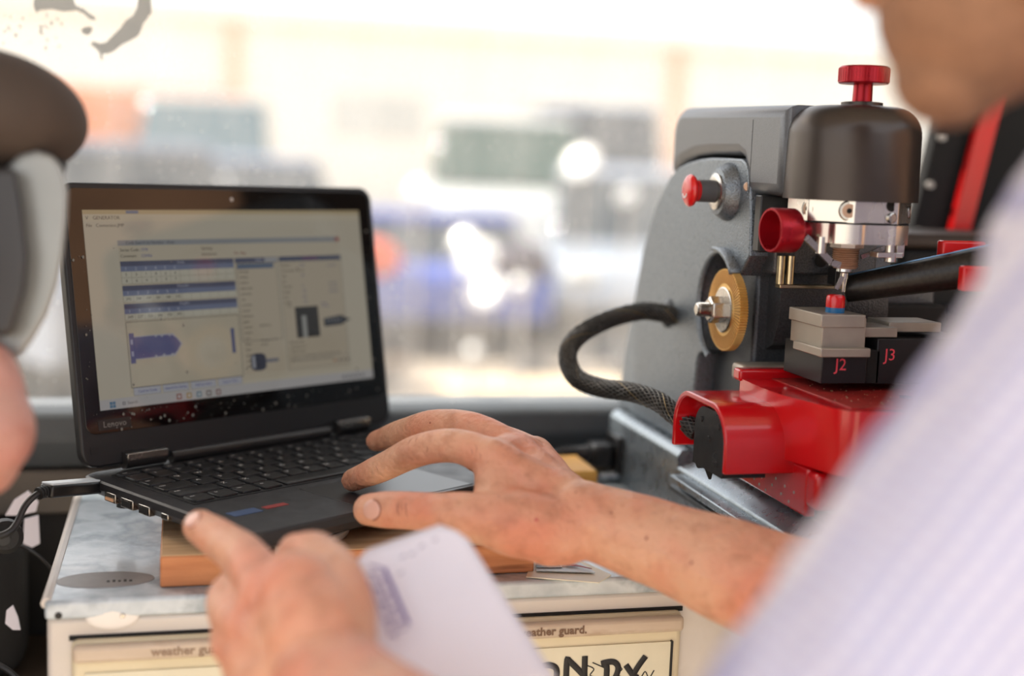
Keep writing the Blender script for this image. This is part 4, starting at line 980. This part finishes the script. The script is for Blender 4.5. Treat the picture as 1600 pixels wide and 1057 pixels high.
bpx(1162,572,1262,600,.835,.022,M['jaw'],'slide_plate',.003)
# red carriage
RZ0, RZ1 = -.1795, -.1385
outl = [(.376,.832),(.374,.790),(.376,.760),(.379,.748),(.384,.730),(.388,.712),(.394,.7045),(.405,.702),(.62,.702),(.62,.832)]
car_ = MB(); car_.prism([(x,y,RZ0) for x,y in outl], (0,0,RZ1-RZ0)); car_.build('carriage', M['red'], mc, .0055, 4)
MB().box((.398,.7115,RZ1-.0002),(.615,.824,RZ1+.0006)).build('carriage_tray', mat('dusty_red', C(150,40,36), .45, var=.25, scale=150), mc, .0003)
sp_ = MB()
for _ in range(90):
    x = random.uniform(.40,.50); y = random.uniform(.712,.822); r = random.uniform(.0003,.0009); sp_.box((x,y,RZ1+.0004),(x+r,y+r,RZ1+.0004+r))
o = sp_.build('swarf', M['brass'], mc, fix=False); o['kind'] = 'stuff'
MB().box((.374,.824,RZ1-.002),(.62,.836,RZ1+.0065)).build('carriage_fence', M['red'], mc, .002, 3)
MB().cyl((.418,.7035,-.1585),(.60,.7035,-.1585),.0085,n=28).build('front_boss', M['red'], mc, .0030)
MB().lathe((.455,.745,RZ1), (0,0,1), [(0,.0040),(.0016,.0040),(.0016,.002)], 16).build('tray_screw', M['matblack'], mc)
# arched end housing
def arch(y0, y1, z0, z1, r, n=8): return [(y0,z0)]+[(y0+r-r*cos(radians(90*k/n)), z1-r+r*sin(radians(90*k/n))) for k in range(n+1)]+[(y1-r+r*sin(radians(90*k/n)), z1-r+r*cos(radians(90*k/n))) for k in range(n+1)]+[(y1,z0)]
HX = .336
oo = arch(.7550,.8480,-.1890,-.1465,.026); ii = arch(.7590,.8440,-.1890,-.1505,.0225)
mb = MB(); n_ = len(oo)
def archshell(x0, x1):
    vv = []
    for xx in (x0, x1):
        vv += [(xx,y,z) for y,z in oo]+[(xx,y,z) for y,z in ii]
    ff = []
    for k in range(n_-1):
        ff += [(k,k+1,n_+k+1,n_+k), (2*n_+k,3*n_+k,3*n_+k+1,2*n_+k+1), (k,2*n_+k,2*n_+k+1,k+1), (n_+k,n_+k+1,3*n_+k+1,3*n_+k)]
    ff += [(0,n_,3*n_,2*n_), (n_-1,3*n_-1,4*n_-1,2*n_-1)]
    mb.add(vv, ff)
archshell(HX,.385); mb.build('end_housing', M['red'], mc, .0010, 3, angle=40)
cvr = arch(.7600,.8100,-.1930,-.1520,.016)
MB().prism([(HX+.001,y,z) for y,z in cvr], (.03,0,0)).build('end_plate', M['black'], mc, .0015)
for y, z in ((.770,-.161),(.799,-.161),(.770,-.186),(.785,-.172)): MB().lathe((HX+.001,y,z), (-1,0,0), [(0,.0022),(.0008,.0020)], 14).build('plate_screw', M['blackano'], mc)
p = onX(1105, 748, HX+.004); MB().lathe((HX+.006,p.y+.003,-.191), (.1,-.05,-1), [(0,.0040),(.010,.0010),(.0105,.0002)], 12).build('pointer', M['matblack'], mc)
MB().cyl((HX+.010,.822,-.195),(HX+.030,.822,-.195),.0055,n=18).build('drive_nut', M['blackano'], mc)
# red perforated lower plate
MB().box((.384,.735,-.2130),(.47,.88,-.1810)).build('lower_slide', M['red'], mc, .002)
MB().box((.384,.722,-.2060),(.47,.738,-.1820)).build('lower_slide_nose', M['red'], mc, .0035, 3)
for k, (x,y) in enumerate(((1178,748),(1190,746),(1206,758),(1196,766),(1212,748),(1220,772),(1232,784),(1226,760),(1240,770),(1186,757),(1172,744))):
    p = onX(x, y, .3838); MB().lathe((.3842,p.y,p.z), (-1,0,0), [(0,.0012),(.0004,.0010)], 8).build('rivet', M['pale'], mc)
# inlet socket on the rear of the base
ic = onX(963, 706, BX)
inl = MB().box((BX-.006,ic.y-.020,ic.z-.0165),(BX+.002,ic.y+.016,ic.z+.0165)).build('power_inlet', M['black'], mc, .0015)

# braided hose from the column to the carriage
hp = [onX(1062,496,XF+.004), onX(1030,489,XF-.012), onY(1000,487,.985), onY(950,500,.985), onY(905,525,.975), onY(887,555,.965), onY(900,590,.95), onY(940,607,.93), onY(985,613,.90), onY(1025,626,.875), onY(1055,648,.855), onY(1090,675,.840)]
hose = thing('braided_hose', 'black braided cable sleeve looping out of the machine column', 'hose', hp[1])
P = spline(hp, 12); MB().tube(P, .0064, 14).build('inner_cable', M['rubber'], hose)
def strands(P, R, turns, nst, m_, rr, nm, dirs=(1,-1)):
    mb = MB(); N = len(P); T = [(P[min(i+1,N-1)]-P[max(i-1,0)]).normalized() for i in range(N)]; u_ = T[0].orthogonal().normalized(); fr = []
    for t_ in T: u_ = (u_-t_*u_.dot(t_)).normalized(); fr.append((u_.copy(), t_.cross(u_)))
    for dd in dirs:
        for s_ in range(nst):
            Q = []
            for i in range(N):
                th_ = dd*(2*pi*turns*i/N)+2*pi*s_/nst; a_, b_ = fr[i]; rad = R+.0002*sin(i*2.1+s_)
                Q.append(P[i]+a_*cos(th_)*rad+b_*sin(th_)*rad)
            mb.tube(Q, [(rr*.5, rr)]*N, 5, cap=False)
    return mb.build(nm, m_, hose)
o = strands(P, .0069, 3.2, 14, M['strand'], .00055, 'braid'); o['kind'] = 'stuff'
o = strands(P, .0071, 3.2, 2, M['strandgold'], .00025, 'glint_threads', (1,)); o['kind'] = 'stuff'  # gold threads stand in for glints on the black braid
MB().lathe(onX(1046,490,XF+.001), (-1,0,0), [(-.002,.012),(.003,.0115),(.006,.0085)], 24).build('gland', M['hammer_dark'], hose)
# power plug and cord behind the hand
pp = Vector((BX-.006, ic.y-.002, ic.z-.001))
pw = thing('power_plug', 'black moulded mains plug pushed into the machine base', 'plug', pp)
MB().box((pp.x-.020,pp.y-.013,pp.z-.010),(pp.x-.0002,pp.y+.013,pp.z+.010)).build('plug_head', M['black'], pw, .004, 3)
q_ = [pp+Vector((-.018,0,0)), pp+Vector((-.034,-.001,.001)), pp+Vector((-.050,-.002,-.0005)), pp+Vector((-.068,-.004,-.007)), pp+Vector((-.09,-.004,-.018)), pp+Vector((-.13,.0,-.024))]
Q = spline(q_, 8); MB().tube(Q, interp([.0078,.0058,.0046,.0040,.0038,.0038],8), 14).build('cord', M['cable'], pw)
for k in range(4): MB().lathe(Q[8+k*2], Q[9+k*2]-Q[8+k*2], [(0,.0068),(.0012,.0068)], 14).build('relief_ring', M['rubber'], pw)
MB().lathe(pp+Vector((-.012,-.010,-.018)), (1,-.2,.1), [(0,.004),(.016,.004)], 12).build('earth_screw', M['rail'], pw)

# ------------------------------------------------------------------ people
def chain(mb, P, R, k=6, n=16, flat=None, ratio=1):
    Q = spline(P, k); RR = interp(R, k)
    # rounded ends
    d0 = (Q[0]-Q[1]).normalized(); d1 = (Q[-1]-Q[-2]).normalized(); pre = []; post = []
    for a_ in (80, 60, 40, 20):
        pre.append((Q[0]+d0*RR[0]*sin(radians(a_)), RR[0]*cos(radians(a_)))); 
    for a_ in (20, 40, 60, 80):
        post.append((Q[-1]+d1*RR[-1]*sin(radians(a_)), RR[-1]*cos(radians(a_))))
    pts = [p for p, _ in pre]+Q+[p for p, _ in post]; rr = [r for _, r in pre]+RR+[r for _, r in post]
    if flat is not None: rr = [(r*ratio, r) for r in rr]
    mb.tube(pts, rr, n, True, flat)
def remesh(mb, name, m_, parent, voxel, smooth_it=6, disp=None):
    me = bpy.data.meshes.new('tmp'); me.from_pydata([tuple(v) for v in mb.v], [], mb.f)
    ob = bpy.data.objects.new('tmp', me); COL.objects.link(ob)
    r = ob.modifiers.new('r', 'REMESH'); r.mode = 'VOXEL'; r.voxel_size = voxel; r.use_smooth_shade = True
    s_ = ob.modifiers.new('s', 'SMOOTH'); s_.factor = .5; s_.iterations = smooth_it
    if disp:
        tx = bpy.data.textures.new('folds', 'CLOUDS'); tx.noise_scale = disp[0]
        d_ = ob.modifiers.new('d', 'DISPLACE'); d_.texture = tx; d_.strength = disp[1]; d_.mid_level = .5; d_.texture_coords = 'LOCAL'
    dg = bpy.context.evaluated_depsgraph_get(); m2 = bpy.data.meshes.new_from_object(ob.evaluated_get(dg)); bpy.data.objects.remove(ob)
    o0 = ORG.get(parent.name, Vector()) if parent else Vector()
    m2.transform(Matrix.Translation(-o0)); m2.name = name; m2.materials.clear(); m2.materials.append(m_)
    for p in m2.polygons: p.use_smooth = True
    o = bpy.data.objects.new(name, m2); COL.objects.link(o); o.parent = parent; ORG[o.name] = o0; return o
def head(mb, c_, f_, up_, s=1.0, nose=1.0):
    """skull, jaw, nose, lips, brow and ears around centre c_; f_ faces forward"""
    f_ = Vector(f_).normalized(); up_ = (Vector(up_)-f_*Vector(up_).dot(f_)).normalized(); r_ = f_.cross(up_)
    R_ = Matrix((f_, r_, up_)).transposed()
    def L(x, y, z): return c_+(f_*x+r_*y+up_*z)*s
    def B(x, y, z, a_, b_, c2): mb.ball(L(x,y,z), (a_*s,b_*s,c2*s), R_)
    B(-.012,0,.035,.098,.077,.085); B(.03,0,-.02,.062,.062,.085); B(.045,0,-.075,.040,.042,.036)
    B(.062,0,-.098,.022,.024,.018)                                  # chin
    for y in (-.05,.05): B(0,y,-.062,.045,.014,.03)                 # jaw angle
    chain(mb, [L(.085,0,.025), L(.100,0,.0), L(.112*1.0+.01*(nose-1),0,-.024)], [.009*s, .011*s, .0145*s*nose], 5)
    for y in (-.012,.012): B(.098,y,-.028,.012,.009*nose,.009*nose)
    B(.086,0,-.052,.014,.024,.0065); B(.083,0,-.062,.013,.021,.007) # lips
    B(.075,0,.038,.018,.052,.012)                                   # brow
    for y in (-1,1): B(.062,y*.036,-.012,.022,.022,.02); B(-.01,y*.079,-.008,.018,.008,.032)
    return L, R_
# --- the operator on the right
chin_px = (1408, 135)
f_ = (-rt*.93 + fw*.30 - up*.18).normalized(); upv = (up + f_*.1 - rt*.05)
upn = (upv - f_*upv.dot(f_)).normalized()
hc = at(*chin_px, .50) - f_*.083 + upn*.100
op = thing('person', 'man in a pale checked shirt leaning over the laptop, both hands at it', 'person', at(1900, 1400, .62))
bm_ = MB(); L_, R_ = head(bm_, hc, f_, upv)
nb = hc - f_*.045 - upn*.18                         # base of the neck
chain(bm_, [hc-f_*.03-upn*.05, hc-f_*.035-upn*.12, nb], [.062,.060,.068])
SL = at(1918, 498, .42); SR = at(1960, 470, .74)
EL = at(1070, 1640, .40); ER = at(1440, 1022, .70)
chest = (SL+SR)/2; pelvis = Vector((chest.x+.20, chest.y-.05, -.50))
chain(bm_, [nb, chest-Vector((0,0,.03)), chest.lerp(pelvis,.5), pelvis], [.068,.098,.104,.110], flat=(chest-SL), ratio=1.5)
chain(bm_, [SL, at(1815,400,.46), nb], [.052,.044,.055]); chain(bm_, [chest, SL], [.08,.055]); chain(bm_, [chest, SR], [.08,.055])
chain(bm_, [SL, SL.lerp(EL,.5), EL], [.055,.048,.040]); chain(bm_, [SR, SR.lerp(ER,.5), ER], [.055,.050,.043])
# right forearm and hand
WR = at(905, 808, .80)
rw = [ER, at(1300,958,.735), at(1160,900,.765), at(1030,850,.785), WR]
chain(bm_, rw, [.043,.0405,.0340,.0285,.0250], flat=up, ratio=.93)
def hand(mb, wrist, mcps, fingers, thumb, pr=.0125, wr=.020):
    for m_ in mcps: chain(mb, [wrist, wrist.lerp(m_, .5), m_], [wr*.85, pr*1.15, pr])
    for a_, b_ in zip(mcps[:-1], mcps[1:]): chain(mb, [a_, b_], [pr*.92, pr*.92], 3); chain(mb, [wrist.lerp(a_,.55), wrist.lerp(b_,.55)], [pr*1.05, pr*1.05], 3)
    for F, R in fingers: chain(mb, F, R, 6)
    chain(mb, thumb[0], thumb[1], 6)
mi = at(768,716,.815); mm = at(806,706,.845); mr = at(835,712,.870); mp_ = at(852,735,.890)
Fi = [mi, at(712,697,.826), at(655,704,.842), at(600,730,.868), at(551,751,.898)]
Fm = [mm, at(745,672,.862), at(683,664,.885), at(630,676,.918), at(588,690,.945)]
Fr = [mr, at(790,690,.895), at(765,690,.925), at(745,708,.940), at(742,722,.948)]
Fp = [mp_, at(835,722,.905), at(815,726,.925), at(805,738,.935), at(803,748,.938)]
thr = ([at(880,830,.792), at(810,820,.785), at(735,808,.785), at(665,800,.793), at(610,797,.803), at(577,797,.812)], [.0215,.0205,.0150,.0120,.0118,.0105])
hand(bm_, at(885,795,.805), [mi,mm,mr,mp_], [(Fi,[.0125,.0112,.0108,.0098,.0082]),(Fm,[.0125,.0112,.0108,.0098,.0080]),(Fr,[.012,.0108,.0100,.009,.0078]),(Fp,[.011,.0098,.009,.008,.007])], thr, .0135, .024)
chain(bm_, [at(860,835,.79), at(790,800,.80), at(775,745,.81)], [.020,.020,.014])      # web of the thumb
# left forearm and hand, pointing index, thumb pinching the paper
WL = at(520, 1075, .600)
chain(bm_, [EL, EL.lerp(WL,.35), EL.lerp(WL,.7), WL], [.042,.043,.036,.0290], flat=up, ratio=.95)
li = at(418,930,.655); lm = at(392,985,.650); lr = at(395,1030,.640); lp = at(412,1065,.625)
Gi = [li, at(400,895,.675), at(378,868,.695), at(345,845,.715), at(312,823,.733)]
Gm = [lm, at(362,960,.672), at(358,930,.700), at(392,918,.722), at(425,925,.725)]
Gr = [lr, at(365,1010,.660), at(362,990,.690), at(395,975,.710), at(428,975,.712)]
Gp = [lp, at(380,1050,.648), at(378,1030,.675), at(405,1015,.692), at(430,1012,.695)]
tl = ([at(525,1030,.615), at(536,965,.628), at(530,910,.648), at(497,868,.672), at(462,862,.695)], [.020,.0165,.0135,.0118,.0100])
hand(bm_, at(490,1040,.612), [li,lm,lr,lp], [(Gi,[.0140,.0128,.0124,.0114,.0098]),(Gm,[.0135,.012,.0112,.010,.0085]),(Gr,[.0125,.011,.0105,.0095,.0080]),(Gp,[.0115,.010,.009,.0085,.007])], tl, .0145, .0245)
chain(bm_, [at(500,1000,.62), at(470,930,.64), at(455,900,.655)], [.026,.021,.014])
body = remesh(bm_, 'body', M['skin'], op, .0021, 7)
# nails, creases and moles laid on the skin surface
from mathutils.bvhtree import BVHTree
def tree_of(o):
    o0 = ORG[o.name]; return BVHTree.FromPolygons([v.co+o0 for v in o.data.vertices], [tuple(p.vertices) for p in o.data.polygons])
BT = tree_of(body)
def hit(x, y):
    loc, nrm, _, _ = BT.ray_cast(Vector((0,0,0)), ray(x, y).normalized()); return loc, nrm
def nail(x, y, x2, y2, w, l):
    c_, nrm = hit(x, y)
    if c_ is None: return
    c2, _ = hit(x2, y2); along = (c2-c_); along = (along-nrm*along.dot(nrm)).normalized(); s1 = nrm.cross(along)
    Rn = Matrix((along, s1, nrm)).transposed(); MB().ball(c_-nrm*.0006, (l, w, .0013), Rn, 20, 10).build('nail', M['nail'], body)
    rim = MB(); rim.tube([c_+along*l*cos(a_)*1.05+s1*w*sin(a_)*1.05-nrm*.0002 for a_ in [radians(-80+160*k/12) for k in range(13)]], .0004, 6)
    rim.build('nail_fold', M['crease'], body)
M['crease'] = mat('skin_crease', C(158,100,80), .6)
def crease(pix, w=.00035):
    pts = [hit(x, y) for x, y in pix]
    pts = [p-n_*.00005 for p, n_ in pts if p is not None]
    if len(pts) > 2: P = spline(pts, 4); MB().tube(P, [w*max(.25, sin(pi*k/(len(P)-1))) for k in range(len(P))], 6).build('crease', M['crease'], body)
def mole(x, y, r=.0009, m_='crease'):
    c_, nrm = hit(x, y)
    if c_ is not None: MB().ball(c_, (r, r, r*.5), nrm.to_track_quat('Z', 'Y').to_matrix(), 10, 6).build('mole', M[m_], body)
nail(580, 797, 600, 798, .0062, .0070)
nail(300, 812, 318, 820, .0050, .0060)
crease([(624,780),(621,790),(622,802),(626,814)]); crease([(636,779),(634,790),(635,803),(638,815)]); crease([(629,783),(628,795),(630,808)], .00025)
crease([(664,690),(668,702),(664,714)], .0003); crease([(646,684),(640,690),(637,700)], .0003); crease([(655,680),(650,688),(648,699)], .00025); crease([(585,726),(590,734),(594,745)], .00025)
crease([(697,772),(712,764),(722,752)], .0004); crease([(706,780),(722,772),(734,760)], .0003)
for x, y in ((735,700),(742,694),(748,706)): crease([(x,y),(x+3,y+7),(x+1,y+15)], .00022)
mole(672,661,.0008); mole(838,813,.0011,'spot'); mole(780,776,.0006); mole(955,802,.0009); mole(1010,842,.0010); mole(1080,880,.0010); mole(900,770,.0006)
# beard stubble patch on the jaw
hb = MB()
for x,y,z,a_,b_,c2 in ((.047,0,-.078,.042,.045,.037),(.063,0,-.100,.024,.027,.020),(.005,-.048,-.062,.046,.018,.034),(.005,.048,-.062,.046,.018,.034),(.092,0,-.044,.010,.026,.006)):
    hb.ball(L_(x,y,z), (a_,b_,c2), R_)
remesh(hb, 'beard', M['hair'], op, .003, 3)
hh = MB(); hh.ball(L_(-.022,0,.052), (.098,.083,.080), R_); hh.ball(L_(-.05,0,.0), (.065,.080,.075), R_); remesh(hh, 'hair', M['hair'], op, .004, 3)
for y in (-.032,.032):
    MB().ball(L_(.078,y,.018), .0125).build('eye', mat('eye_white', C(232,226,220), .2), op)
# shirt
sh = MB()
chain(sh, [nb-Vector((0,0,.0)), chest-Vector((0,0,.04)), chest.lerp(pelvis,.5), pelvis], [.080,.110,.116,.124], flat=(chest-SL), ratio=1.5)
chain(sh, [chest, SL], [.085,.070]); chain(sh, [chest, SR], [.085,.070])
chain(sh, [SL, at(1815,400,.46), nb], [.068,.058,.070]); e1 = SL.lerp(EL,.86); chain(sh, [SL, SL.lerp(EL,.45), e1], [.070,.065,.060])
e2 = SR.lerp(ER,.90); chain(sh, [SR, SR.lerp(ER,.5), e2], [.068,.062,.057])
shirt = remesh(sh, 'shirt', M['shirt'], op, .0045, 8, (.06,.012))
cl = MB(); P = [nb+(R_ @ Vector((cos(a_)*.072, sin(a_)*.078, .006+.012*cos(a_)))) for a_ in [2*pi*k/20 for k in range(21)]]
cl.tube(P, [(.018,.006)]*21, 10, flat=upn); cl.build('collar', M['shirt'], shirt)
# trousers and legs down to the ground
for sg in (-1,1):
    hp_ = pelvis + (SL-SR).normalized()*(.085*sg); hp_.z = pelvis.z
    kn = Vector((hp_.x-.02, hp_.y+.01, -.95)); ft = Vector((hp_.x+.02, hp_.y, GZ+.09))
    mb = MB(); chain(mb, [hp_, kn, ft], [.10,.070,.055]); mb.build('trouser_leg', M['trouser'], op)
    mb = MB(); chain(mb, [ft+Vector((.03,0,-.045)), ft+Vector((-.14,.0,-.05))], [.045,.038]); mb.build('shoe', M['matblack'], op)

# paper in the left hand
pg = thing('paper_form', 'white folded paper with a purple printed grid held under the left thumb', 'paper', at(700, 930, .66))
def pp3(u_, v):
    """page corners in the picture, slightly bowed"""
    a_ = Vector((548,868)).lerp(Vector((712,812)), u_); b_ = Vector((520,1120)).lerp(Vector((870,1062)), u_)
    c2 = a_.lerp(b_, v); dep = .672 - .050*v + .012*u_ + .006*sin(u_*pi)
    return at(c2.x, c2.y, dep)
mb = MB(); NU, NV = 16, 16; vv = []
cor = []
for j in range(NV+1):
    for i in range(NU+1):
        u_, v = i/NU, j/NV
        # clipped, rounded upper corners
        u2 = u_
        p = pp3(u2, v)
        if v < .14:
            k = (.14-v)/.14; u2 = .5+(u_-.5)*(1-.30*k*k); p = pp3(u2 + .10*k*k*(1 if u_ < .5 else -.3)*0, v)
        vv.append(p)
ff = [(j*(NU+1)+i, j*(NU+1)+i+1, (j+1)*(NU+1)+i+1, (j+1)*(NU+1)+i) for j in range(NV) for i in range(NU)]
mb.add(vv, ff, True); sheet = mb.build('sheet', M['paper'], pg, angle=60)
s_ = sheet.modifiers.new('t', 'SOLIDIFY'); s_.thickness = .0004
mb = MB(); off = -fw*.0012
def pq(a_, b_): 
    P = [pp3(*q) + off for q in (a_, (b_[0], a_[1]), b_, (a_[0], b_[1]))]; mb.add(P, [(0,1,2,3)])
def seg_px(p0, p1, w):
    a_ = Vector(p0); b_ = Vector(p1); d_ = (b_-a_).normalized(); n_ = Vector((-d_.y, d_.x))*w/2
    P = [(a_+n_), (b_+n_), (b_-n_), (a_-n_)]
    dep = lambda q: .672-.050*max(0,min(1,(q.y-850)/240))-.003
    mb.add([at(q.x,q.y,dep(q)) for q in P], [(0,1,2,3)])
cols_ = [((566,886),(628,990)),((580,882),(640,982)),((560,900),(606,994)),((572,884),(600,888))]
seg_px((578,884),(598,888),3); seg_px((600,888),(638,976),7); seg_px((586,900),(622,984),2); seg_px((576,908),(610,992),2)
for k in range(9):
    t_ = k/8; a_ = Vector((572,898)).lerp(Vector((604,996)), t_); b_ = Vector((600,892)).lerp(Vector((640,980)), t_); seg_px(a_, b_, 1.6)
    for m_ in (.25,.55): 
        if (k+int(m_*4)) % 2: c2 = a_.lerp(b_, m_); seg_px(c2, c2+Vector((7,4)), 3.5)
mb.build('printed_grid', M['purple'], pg, fix=False)
mb = MB()
for x, y in ((622,898),(640,868),(655,856),(676,846),(626,872)): seg_px((x,y),(x+8,y-4),4)
mb.build('handwriting', mat('faint_pencil', C(176,172,190), .8), pg, fix=False)

# --- second person at the left edge, in profile
HS = 1.25
f2 = (rt*.96 + fw*.25 - up*.10).normalized(); up2 = (up+rt*.06)
un2 = (up2-f2*up2.dot(f2)).normalized()
hc2 = at(16, 668, .66) - f2*.128*HS + un2*.022*HS
ps = thing('person', 'blurred second person at the left edge with a dark cap and grey visor', 'person', at(-700, 1500, .8))
b2_ = MB(); L2, R2 = head(b2_, hc2, f2, up2, HS, 1.5)
b2_.ball(at(-12,655,.665), (.018,.024,.040)); chain(b2_, [L2(-.03,0,-.05), L2(-.05,0,-.13), L2(-.08,0,-.20)], [.06,.06,.07])
ch2 = L2(-.14,0,-.34); pv2 = Vector((ch2.x-.02, ch2.y-.02, -.50)); r2 = f2.cross(un2)
SA = ch2 + r2*.17+Vector((0,0,.06)); SB = ch2 - r2*.17+Vector((0,0,.06))
chain(b2_, [L2(-.08,0,-.2), ch2, pv2], [.08,.13,.14]); chain(b2_, [ch2,SA],[.08,.055]); chain(b2_, [ch2,SB],[.08,.055])
for S_, sg in ((SA,1),(SB,-1)):
    E_ = S_+Vector((-.03,0,-.28)); W_ = E_+Vector((-.02,-.04,-.24)); chain(b2_, [S_, E_, W_], [.052,.042,.026])
    for k in range(4): q1 = W_+Vector((-.01*k+.02,-.02,-.06)); chain(b2_, [W_, q1, q1+Vector((0,.004,-.045)), q1+Vector((0,.014,-.072))], [.018,.012,.009,.007], 4, 10)
    chain(b2_, [W_, W_+Vector((.035,.0,-.045)), W_+Vector((.042,.005,-.075))], [.016,.012,.009], 4, 10)
remesh(b2_, 'body', M['skin2'], ps, .0035, 5)
s2 = MB(); chain(s2, [L2(-.09,0,-.22), ch2, pv2], [.085,.145,.155], flat=r2, ratio=1.15); chain(s2, [ch2,SA],[.09,.066]); chain(s2, [ch2,SB],[.09,.066])
for S_ in (SA,SB): chain(s2, [S_, S_+Vector((-.02,0,-.20))], [.064,.058])
remesh(s2, 'jacket', M['trouser'], ps, .006, 5)
for sg in (-1,1):
    h_ = pv2+r2*.08*sg; mb = MB(); chain(mb, [h_, Vector((h_.x,h_.y,-.95)), Vector((h_.x,h_.y,GZ+.09))], [.10,.07,.055]); mb.build('trouser_leg', M['trouser'], ps)
    mb = MB(); chain(mb, [Vector((h_.x-.03,h_.y,GZ+.045)), Vector((h_.x+.14,h_.y,GZ+.04))], [.045,.038]); mb.build('shoe', M['matblack'], ps)
# cap with a thick drooping peak
Rc = Matrix((rt, fw, up)).transposed()
cp = MB(); cp.ball(at(-30,176,.70), (.0560,.055,.0345), Rc @ Matrix.Rotation(radians(8),3,'Y'), 32, 20); cp.ball(at(-190,185,.70), (.095,.090,.048), Rc, 32, 20); cp.ball(at(-250,230,.70), (.085,.085,.06), Rc)
remesh(cp, 'cap', M['capcloth'], ps, .0035, 4)
MB().lathe(at(60,240,.70), rt, [(-.03,.018),(.006,.016),(.0115,.012),(.0125,.001)], 20).build('cap_shadow', M['matblack'], ps)  # black form stands in for the shadow beneath the peak
# visor: curved shield
vz = MB()
def vpoly(pix, d0, d1):
    n_ = len(pix); vv = [at(x,y,d0) for x,y in pix]+[at(x,y,d1) for x,y in pix]
    vz.add(vv, [tuple(range(n_)), tuple(reversed(range(n_, 2*n_)))]+[(i, n_+i, n_+(i+1) % n_, (i+1) % n_) for i in range(n_)])
vpoly([(30,242),(58,236),(82,243),(96,262),(106,300),(104,345),(98,400),(90,445),(74,492),(52,530),(34,556),(18,562),(4,548),(-30,500),(-60,400),(-30,300)], .672, .715)
vz.build('visor', M['visor'], ps, .012, 5)
vz = MB(); vpoly([(-60,262),(24,262),(36,330),(44,400),(40,450),(20,520),(0,530),(-60,480)], .660, .674); vz.build('visor_side', M['visordark'], ps, .006, 3)

# ------------------------------------------------------------------ lift everything so that the yard is at z = 0
for o in scn.objects:
    if o.parent is None: o.location.z += LIFT
